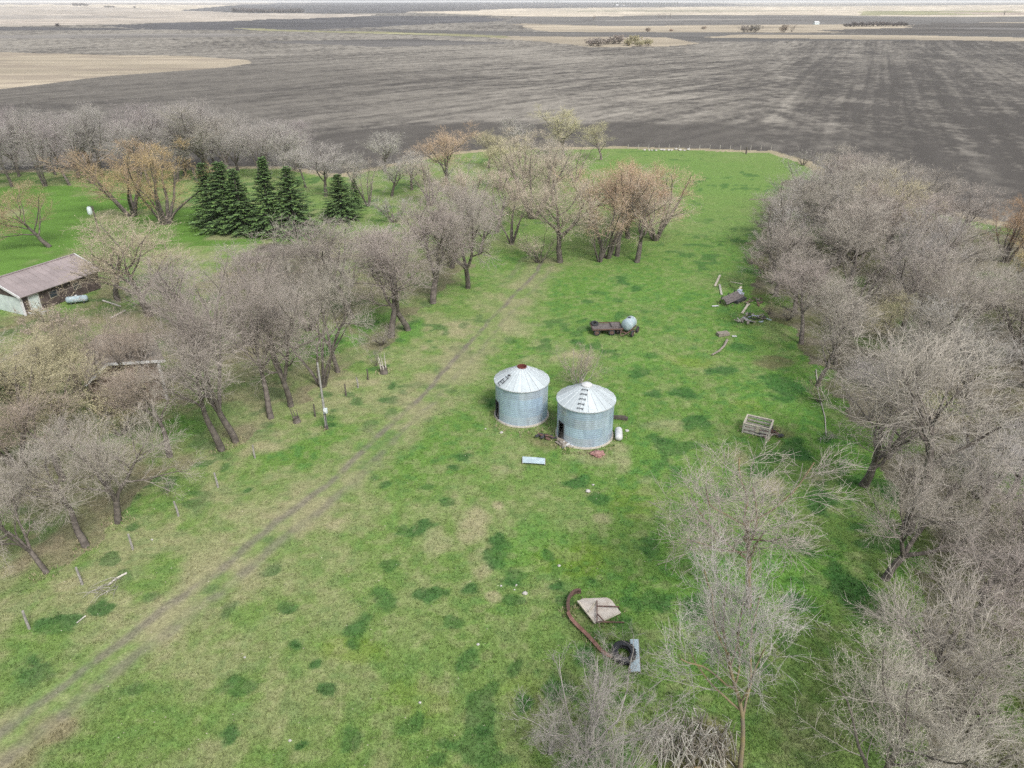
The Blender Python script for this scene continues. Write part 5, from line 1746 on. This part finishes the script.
def stump(px, py, h, r_, mat, label, split=False):
    p = GP(px, py)
    o = empty('tree_stump', p, 0, label, 'stump')
    r = random.Random(px)
    m = MB()
    m.lathe([(r_ * 1.35, -.05), (r_ * 1.1, .15), (r_, h * .6), (r_ * .95, h), (r_ * .3, h - .05), (.001, h + .04)], 14).build('stump_body', M['bark'], o, True)
    s = MB()
    for k in range(7 if split else 4):
        a = r.uniform(0, 6.28)
        s.tube([(r_ * .8 * math.cos(a), r_ * .8 * math.sin(a), h * .5), (r_ * 1.2 * math.cos(a) - .2, r_ * 1.2 * math.sin(a), h + r.uniform(.6, 1.9))], [.07, .015], 5)
    s.build('broken_shoot', mat, o)


stump(384, 372.5, .7, .38, M['pale_bark'], 'old stump with pale upright broken shoots at the end of fence', True)
stump(297, 422, .5, .3, M['dark_post'], 'dark broken stump with a sideways branch beside the utility pole')

# round white dish on the yard
p = GP(173, 381)
o = empty('satellite_dish', p, 0, 'small white dish on the ground right of the shed corner', 'dish')
MB().lathe([(.001, -.02), (.25, .02), (.42, .12), (.45, .18), (.43, .18), (.25, .06), (.001, .02)], 20, mat=Matrix.Translation((0, 0, .35)) @ Matrix.Rotation(-.3, 4, 'X')).build('dish_bowl', M['white_steel'], o, True)
MB().tube([(0, 0, 0), (0, 0, .35)], .04, 6).build('stand', M['dark_steel'], o)

# ------------------------------------------------------------------ buildings


def slab(m, pts, t):
    """thick plate from a planar quad, thickened downward along its normal"""
    pts = [Vector(p) for p in pts]
    n = (pts[1] - pts[0]).cross(pts[2] - pts[0]).normalized()
    if n.z < 0:
        n = -n
    lo = [p - n * t for p in pts]
    k = len(pts)
    fs = [tuple(range(k)), tuple(range(2 * k - 1, k - 1, -1))] + [(i, k + i, k + (i + 1) % k, (i + 1) % k) for i in range(k)]
    m.add(pts + lo, fs)
    return m


def long_building():
    ze = 2.55
    a = Vector((*G(20, 298, ze), ze)); b = Vector((*G(102, 270, ze), ze))
    u = Vector((b.x - a.x, b.y - a.y, 0)); Lb = u.length; u.normalize()
    nrml = Vector((-u.y, u.x, 0))
    if nrml.y < 0:
        nrml = -nrml
    # half width w, ridge height zr chosen so that the ridge passes the two rows seen in the photo
    best = None
    for w in np.arange(2.5, 9, .1):
        for rise in np.arange(.8, 3.2, .1):
            r1 = b + nrml * w + Vector((0, 0, rise))
            q = proj(*r1)
            e = abs(q[0] - 74) + abs(q[1] - 254)
            if best is None or e < best[0]:
                best = (e, w, rise)
    _, w, rise = best
    ext = 0.0
    o = empty('farm_building', (a.x, a.y, 0), math.atan2(u.y, u.x), 'long low building with a brown metal roof and white trim at the left edge', 'building')
    # local frame: x along the eave, y away from the camera, origin at the front left eave corner
    W2 = 2 * w
    hz = ze
    m = MB(); ov = 0.35
    slab(m, [(0, 0, hz), (Lb, 0, hz), (Lb, w, hz + rise), (0, w, hz + rise)], .10)
    slab(m, [(0, w, hz + rise), (Lb, w, hz + rise), (Lb, W2, hz), (0, W2, hz)], .10)
    rf = m.build('roof', M['roof_brown'], o)
    s = MB()
    nseam = int(Lb / .9)
    for k in range(1, nseam):
        x = Lb * k / nseam
        s.beam((x, .05, hz + .025), (x, w - .05, hz + rise + .02), .025, .03)
        s.beam((x, w + .05, hz + rise + .02), (x, W2 - .05, hz + .025), .04, .05)
    s.build('seam', M['roof_brown'], rf)
    MB().beam((-.02, w, hz + rise + .05), (Lb + .02, w, hz + rise + .05), .3, .06).build('ridge_cap', M['roof_brown'], rf)
    f = MB()
    for x in (-.05, Lb + .05):
        f.beam((x, -.02, hz - .03), (x, w, hz + rise - .03), .10, .30)
        f.beam((x, W2 + .02, hz - .03), (x, w, hz + rise - .03), .10, .30)
    f.build('barge_board', M['white_trim'], o)
    wt = .15
    wf = MB()
    # front wall with a doorway opening left of a pale door
    x0, x1 = ov, Lb - ov
    y0, y1 = ov + .25, W2 - ov
    wf.box(((x0 + x1) / 2 + .0, y0 + wt / 2, hz / 2 - .02), (x1 - x0, wt, hz - .05))
    wf.box(((x0 + x1) / 2, y1 - wt / 2, hz / 2 - .02), (x1 - x0, wt, hz - .05))
    wf.build('wall', M['dark_wall'], o)
    for x in (x0 + .02, x1 - .02):
        g = MB()
        xx = x
        vs = [(xx - .06, y0 + wt + .004, 0), (xx - .06, y1 - wt - .004, 0), (xx - .06, y1 - wt - .004, hz - .02), (xx - .06, w, hz + rise - .25), (xx - .06, y0 + wt + .004, hz - .02)]
        vs2 = [(q[0] + .12, q[1], q[2]) for q in vs]
        k = 5
        g.add(vs + vs2, [tuple(range(k)), tuple(range(2 * k - 1, k - 1, -1))] + [(i, k + i, k + (i + 1) % k, (i + 1) % k) for i in range(k)])
        g.build('gable_wall', M['mint_wall'], o)
    d = MB(); d.add([], [])
    vs = [(x0 - .05, y0 + .3, hz - .25), (x0 - .05, y1 - .3, hz - .25), (x0 - .05, w, hz + rise - .4)]
    vs2 = [(x0 - .09, q[1], q[2]) for q in vs]
    d.add(vs + vs2, [(0, 1, 2), (5, 4, 3), (0, 3, 4, 1), (1, 4, 5, 2), (2, 5, 3, 0)]); d.build('gable_panel', M['dark_wall'], o)
    MB().box((x0 - .03, y0 - .02, hz / 2 - .1), (.22, .22, hz - .15)).build('corner_trim', M['white_trim'], o)
    door = MB().box((x0 + 1.55, y0 - .05, 1.05), (1.15, .07, 2.1)).build('door', M['mint_wall'], o)
    MB().box((x0 + 1.98, y0 - .11, 1.0), (.08, .05, .14)).build('handle', M['dark_steel'], door)
    fr = MB()
    for sx in (-.65, .65):
        fr.box((x0 + 1.55 + sx, y0 - .04, 1.1), (.1, .1, 2.2))
    fr.box((x0 + 1.55, y0 - .04, 2.2), (1.2, .1, .1)); fr.build('door_frame', M['white_trim'], o)
    for k in range(2):
        xw = x0 + 4.2 + k * 3.4
        wn = MB().box((xw, y0 - .02, 1.45), (1.0, .06, .8)).build('window', M['glass_dark'], o)
        fr = MB()
        fr.box((xw, y0 - .04, 1.88), (1.16, .08, .08)); fr.box((xw, y0 - .04, 1.02), (1.16, .08, .08)); fr.box((xw - .54, y0 - .04, 1.45), (.08, .08, .78)); fr.box((xw + .54, y0 - .04, 1.45), (.08, .08, .78))
        fr.build('window_frame', M['old_wood'], wn)
    return a, u, nrml


long_building()


def old_shed():
    """shed with white fascia boards, mostly behind twigs"""
    zt = 4.1
    B = Vector((*G(168, 400), 0)); 
    Ct = Vector((*G(85, 385, zt - .6), 0))
    Bt = B.copy()
    u = (Ct - Bt); Lw = u.length; u.normalize()
    back = Vector((-u.y, u.x, 0))
    if back.y < 0:
        back = -back
    # apex along the front where the photo shows the kink
    best = None
    for t in np.arange(.1, .95, .01):
        for z in np.arange(zt, zt + 2.6, .1):
            q = proj(*(Bt + u * Lw * t + Vector((0, 0, z))))
            e = abs(q[0] - 107) + abs(q[1] - 364)
            if best is None or e < best[0]:
                best = (e, t, z)
    _, t, za = best
    D = 8.0
    c = Bt
    o = empty('old_shed', c, 0, 'old brown shed with white fascia boards half hidden behind yellowish twigs', 'shed')
    A = u * Lw * t
    Lend = u * Lw
    Rend = -u * .6
    zl = zt - .6; zr = zt + .1
    m = MB()
    slab(m, [Rend + Vector((0, 0, zr)), A + Vector((0, 0, za)), A + back * D + Vector((0, 0, za)), Rend + back * D + Vector((0, 0, zr))], .12)
    slab(m, [A + Vector((0, 0, za)), Lend + Vector((0, 0, zl)), Lend + back * D + Vector((0, 0, zl)), A + back * D + Vector((0, 0, za))], .12)
    m.build('roof', M['roof_tan'], o)
    f = MB()
    off = -back * .06
    f.beam(Rend + off + Vector((0, 0, zr - .03)), A + off + Vector((0, 0, za - .03)), .08, .24)
    f.beam(A + off + Vector((0, 0, za - .03)), Lend + off + Vector((0, 0, zl - .03)), .08, .24)
    f.build('fascia', M['white_trim'], o)
    w = MB()
    b0 = back * .5
    k = 3

    def wall(pts):
        pts = [Vector(p) for p in pts]
        n = (pts[1] - pts[0]).cross(pts[2] - pts[0]).normalized() * .12
        q = [p + n for p in pts]; kk = len(pts)
        w.add(pts + q, [tuple(range(kk)), tuple(range(2 * kk - 1, kk - 1, -1))] + [(i, kk + i, kk + (i + 1) % kk, (i + 1) % kk) for i in range(kk)])
    wall([b0 + Vector((0, 0, 0)), b0 + Lend * .97, b0 + Lend * .97 + Vector((0, 0, zl - .1)), b0 + A + Vector((0, 0, za - .25)), b0 + Vector((0, 0, zr - .2))])
    wall([back * .7, back * (D - .3), back * (D - .3) + Vector((0, 0, zr - .25)), back * .7 + Vector((0, 0, zr - .25))])
    w.build('wall', M['brown_wall'], o)
    MB().box((u * .03 + back * .15 + Vector((0, 0, zt / 2 - .05))), (.22, .22, zt - .1)).build('corner_post', M['white_trim'], o)
    dr = MB()
    q = u * Lw * .45 + back * .46
    dr.beam(q + u * -1.3 + Vector((0, 0, 1.3)), q + u * 1.3 + Vector((0, 0, 1.3)), .08, 2.6); dr.build('barn_door', M['dark_wall'], o)


old_shed()

# white tank lying in the yard
p = GP(78, 303)
o = empty('fuel_tank', p, math.radians(20), 'greyish horizontal tank lying in the yard beside the dark building wall', 'tank')
mt = Matrix.Translation((0, 0, .75)) @ Matrix.Rotation(math.pi / 2, 4, 'Y')
MB().lathe([(.001, -1.6), (.3, -1.55), (.48, -1.4), (.52, -1.2), (.52, 1.2), (.48, 1.4), (.3, 1.55), (.001, 1.6)], 24, mat=mt).build('shell', M['teal_tank'], o, True)
o.scale = (.82, .82, .82)
for s in (-.9, .9):
    MB().box((s, 0, .14), (.16, .7, .28)).build('cradle', M['dark_steel'], o)
MB().lathe([(.2, 0), (.2, .16), (.001, .2)], 14, mat=Matrix.Translation((0, 0, 1.24))).build('filler_dome', M['white_steel'], o, True)

# ------------------------------------------------------------------ far bushes, shelterbelts and farmsteads
FB = 'bushes on the distant fields'


def far_tree(px, py, h, w, kind, tint, label, cat='tree', group=None, name='bare_tree'):
    x, y = G(px, py)
    return tree(name, x, y, h, w, kind, tint, label, cat, group)


r = random.Random(21)
for i in range(9):
    far_tree(592 + i * 7 + r.uniform(-2, 2), 44.5 + r.uniform(-1.2, 1.2), r.uniform(5, 7.5), r.uniform(9, 14), 'farbush', PURP if i < 5 else YELL, 'pinkish bush on the dry island in the ploughed field' if i < 5 else 'yellow green bush on the dry island in the ploughed field', 'shrub', FB, 'bare_shrub')
for px, py, h, w, t, lab in [
    (744, 31.5, 8, 15, GREY, 'grey round bush, left of the pair by the straw field'), (755, 31.5, 9, 15, GREY, 'grey round bush, right of the pair by the straw field'),
    (784, 31.5, 9, 12, TANT, 'tan round tree beside the far dark field, left of two'), (792, 31, 10, 12, TANT, 'tan round tree beside the far dark field, right of two'),
    (648, 31, 5, 9, TANT, 'small tan bush alone on the far straw strip'), (671, 30.5, 3, 6, RUSS, 'tiny russet bush right of the small tan one'),
    (659, 18.5, 11, 9, GREY, 'thin far tree, first of three beyond the straw strip'), (664, 18.5, 12, 9, GREY, 'thin far tree, middle of three beyond the straw strip'), (670, 18.5, 11, 9, GREY, 'thin far tree, last of three beyond the straw strip'),
    (594, 20, 12, 8, TANT, 'lone slender tree on the far cream field'), (704, 28.5, 4, 8, TANT, 'small bush on the far straw strip left of the grey pair'),
    (58, 27, 5, 6, DARK, 'tiny dark bush on the far pinkish field'), (1004, 15, 14, 26, PURP, 'dark tree clump near the horizon at the right edge')]:
    far_tree(px, py, h, w, 'farbush' if h < 10 else 'multi', t, lab, 'bush' if h < 9 else 'tree', FB, 'bare_shrub' if h < 9 else 'bare_tree')
for i in range(16):
    far_tree(846 + i * 3.9, 26.6 - 0.02 * i, r.uniform(5, 8), 10, 'farbush', DARK, 'dark bush in the hedge beside the far ploughed field', 'shrub', 'hedge beside the far ploughed field', 'bare_shrub')
for i in range(9):
    far_tree(74 + (i % 5) * 3.6 + r.uniform(-1, 1), 7.6 - .3 * (i // 5), r.uniform(14, 20), 24, 'farbush', DARK, 'dark far tree in the clump near the left horizon', 'tree', 'tree clump near the left horizon')
for i in range(4):
    far_tree(106 + i * 2.6, 8.6, r.uniform(9, 13), 18, 'farbush', DARK, 'dark far bush right of the left horizon clump', 'shrub', 'bushes right of the left horizon clump', 'bare_shrub')
far_tree(135, 8.9, 10, 24, 'farbush', DARK, 'single dark bush further right of the left horizon clump', 'shrub', None, 'bare_shrub')
for i in range(22):
    far_tree(234 + i * 3.2, 12.2 + r.uniform(-.5, .5), r.uniform(11, 17), 22, 'farbush', DARK, 'far bare tree in the row across the distant fields', 'tree', 'tree row across the distant fields')


# far evergreen shelterbelts (spruce copies)
def far_spruce(px, py, h, label, group):
    x, y = G(px, py)
    i = r.randrange(3)
    o = empty('spruce', (x, y, gz(x, y)), r.uniform(0, 6), label, 'spruce', group)
    o.scale = (h / 7, h / 7, h / 10)
    link('trunk', SPR[i][0], None, o); link('crown', SPR[i][1], None, o)


for i in range(26):
    far_spruce(612 + i * 2.6, 6.0 + r.uniform(-.2, .2), r.uniform(19, 27), 'dark spruce in the long shelterbelt on the horizon', 'long shelterbelt on the horizon')
for i in range(10):
    far_spruce(534 + i * 3.0, 5.0 + r.uniform(-.2, .2), r.uniform(20, 28), 'dark spruce in the left shelterbelt on the horizon', 'left shelterbelt on the horizon')
for i in range(11):
    far_spruce(696 + i * 3.0, 4.1, r.uniform(22, 30), 'dark spruce in the right shelterbelt on the horizon', 'right shelterbelt on the horizon')


def farmhouse(px, py, s, wall, roof, label):
    x, y = G(px, py)
    o = empty('farmhouse', (x, y, gz(x, y) - .3), .3, label, 'farmhouse')
    MB().box((0, 0, s * .3), (s * 1.6, s, s * .6)).build('wall', M[wall], o)
    m = MB()
    slab(m, [(-s * .85, -s * .56, s * .58), (s * .85, -s * .56, s * .58), (s * .85, 0, s * .95), (-s * .85, 0, s * .95)], .2)
    slab(m, [(-s * .85, 0, s * .95), (s * .85, 0, s * .95), (s * .85, s * .56, s * .58), (-s * .85, s * .56, s * .58)], .2)
    m.build('roof', M[roof], o)


farmhouse(617, 6.9, 11, 'white_trim', 'white_steel', 'white farmhouse in front of the long horizon shelterbelt')
farmhouse(624, 6.8, 9, 'white_trim', 'roof_brown', 'brown roofed farmhouse beside the white one on the horizon')
farmhouse(816, 24.2, 6, 'lamp_white', 'white_steel', 'small pale shed left of the hedge by the far ploughed field')

# ------------------------------------------------------------------ grass
rg = np.random.default_rng(5)


def grass():
    n = 120000
    px = rg.uniform(-20, 1044, n); py = 262 + 520 * rg.random(n) ** 0.85
    v = (py - 384) / F
    t = CH / (SP + v * CP)
    x = (px - 512) / F * t; y = (CP - v * SP) * t
    col, tuft, cls = ground_colours(x, y)
    ok = (cls == 0) | (cls == 6)
    x, y, col = x[ok], y[ok], col[ok]
    # clumps: three blades each
    k = 3
    wx = []; wy = []
    for px, py, rad, m, ring in [(521.5, 419, 2.72, 230, 1), (583.5, 438, 2.76, 230, 1), (606, 331, 1.9, 110, 0), (629, 332, 1.6, 80, 0), (733, 302, 2.2, 110, 0), (745, 320, 2.6, 90, 0), (757, 430, 1.7, 90, 0), (600, 613, 1.6, 90, 0),
                                 (570, 612, .7, 40, 0), (590, 640, .7, 40, 0), (326, 429, .5, 30, 0), (384, 372, 1.0, 50, 0), (618, 437, 1.0, 40, 0), (563, 444, 1.0, 50, 0), (772, 434, 1.4, 60, 0), (906, 532, 1.2, 60, 0), (47, 573, 1.0, 50, 0), (86, 546, 1.0, 50, 0), (118, 522, 1.1, 60, 0), (222, 450, .9, 50, 0), (236, 442, .9, 50, 0)]:
        cx, cy = G(px, py)
        a = rg.uniform(0, 6.283, m); q = rg.normal(rad, .28, m) if ring else rad * np.sqrt(rg.random(m)) * rg.uniform(.8, 1.2, m)
        wx.append(cx + q * np.cos(a)); wy.append(cy + q * np.sin(a))
    wx = np.concatenate(wx); wy = np.concatenate(wy)
    wc = np.where(rg.random((len(wx), 1)) < .5, np.array([[.36, .32, .20]]), np.array([[.125, .20, .055]]))
    nw_ = len(wx); n0 = len(x)
    x = np.concatenate([x, wx]); y = np.concatenate([y, wy]); col = np.concatenate([col, wc])
    n = len(x)
    z = terrain(x, y)
    dark = (col[:, 1] < 0.13) & (col[:, 0] < 0.09)
    h = np.where(dark, rg.uniform(.07, .17, n), rg.uniform(.04, .13, n))
    h[n0:] = rg.uniform(.08, .24, nw_)
    base = np.repeat(np.stack([x, y, z], 1), k, 0) + np.concatenate([rg.normal(0, .05, (n * k, 2)), np.zeros((n * k, 1))], 1)
    hh = np.repeat(h, k) * rg.uniform(.6, 1.2, n * k)
    a = rg.uniform(0, 6.28, n * k)
    s = np.stack([np.cos(a), np.sin(a), np.zeros(n * k)], 1)
    w = (0.012 + 0.10 * hh)[:, None]
    bend = np.stack([-np.sin(a), np.cos(a), np.zeros(n * k)], 1) * (hh * rg.uniform(-.8, .8, n * k))[:, None]
    top = base + bend + np.stack([np.zeros(n * k), np.zeros(n * k), hh], 1)
    v = np.stack([base - s * w, base + s * w, top + s * w * .25, top - s * w * .25], 1).reshape(-1, 3)
    c = np.repeat(col * rg.uniform(.7, 1.35, (n, 1)), k * 4, 0)
    A = np.concatenate([c, np.full((len(c), 1), .1)], 1)
    me = np_mesh('grass', v, np.arange(len(v)).reshape(-1, 4), {'gcol': ('FLOAT_COLOR', A)})
    o = link('grass', me, M['ground'])
    tag(o, 'short tufts of pasture grass, green and straw coloured', 'grass', kind='stuff')


grass()

# ------------------------------------------------------------------ sky, sun, haze, camera
world = bpy.data.worlds.new('World'); scene.world = world
world.use_nodes = True
nt = world.node_tree
bg = nt.nodes['Background']
sky = nt.nodes.new('ShaderNodeTexSky'); sky.sky_type = 'NISHITA'; sky.sun_disc = False
EL, AZ = math.radians(48), math.radians(150)
sky.sun_elevation = EL; sky.sun_rotation = AZ; sky.air_density = 1.0; sky.dust_density = 3.0; sky.ozone_density = 1.0
hs = nt.nodes.new('ShaderNodeHueSaturation'); hs.inputs['Saturation'].default_value = 0.32; hs.inputs['Value'].default_value = 1.0
nt.links.new(sky.outputs['Color'], hs.inputs['Color']); nt.links.new(hs.outputs['Color'], bg.inputs['Color'])
bg.inputs['Strength'].default_value = 0.13
sl = bpy.data.lights.new('sun', 'SUN'); sl.energy = 1.5; sl.angle = math.radians(11); sl.color = (1.0, 0.965, 0.92)
so = bpy.data.objects.new('sun', sl); C.objects.link(so)
# direction towards the sun
sd = Vector((math.sin(AZ) * math.cos(EL), math.cos(AZ) * math.cos(EL), math.sin(EL)))
so.rotation_euler = sd.to_track_quat('Z', 'Y').to_euler()

HAZE = True
if HAZE:
    hm = bpy.data.materials.new('haze'); hm.use_nodes = True
    n_ = hm.node_tree
    n_.nodes.remove(n_.nodes['Principled BSDF'])
    pv = n_.nodes.new('ShaderNodeVolumePrincipled')
    pv.inputs['Color'].default_value = (0.93, 0.95, 0.97, 1)
    pv.inputs['Density'].default_value = 0.000065
    n_.links.new(pv.outputs['Volume'], n_.nodes['Material Output'].inputs['Volume'])
    hz = MB().box((0, 30000, 23), (150000, 66000, 100)).build('haze', hm)
    hz['kind'] = 'stuff'

cd = bpy.data.cameras.new('camera'); cam = bpy.data.objects.new('camera', cd); C.objects.link(cam)
cd.sensor_width = 36; cd.lens = 36 * F / 1024
cd.clip_start = 0.5; cd.clip_end = 120000
cam.location = (0, 0, CH); cam.rotation_euler = (math.pi / 2 - P, 0, 0)
scene.camera = cam
scene.view_settings.view_transform = 'Standard'; scene.view_settings.look = 'None'
scene.view_settings.exposure = 0.74; scene.view_settings.gamma = 1
scene.view_settings.use_curve_mapping = False
scene.cycles.max_bounces = 6; scene.cycles.diffuse_bounces = 3; scene.cycles.volume_bounces = 1
scene.cycles.use_denoising = False
scene.cycles.use_adaptive_sampling = False
scene.cycles.sampling_pattern = 'TABULATED_SOBOL'
print('wood trees', nw, 'all trees', TREE_N[0], 'brush', nb)
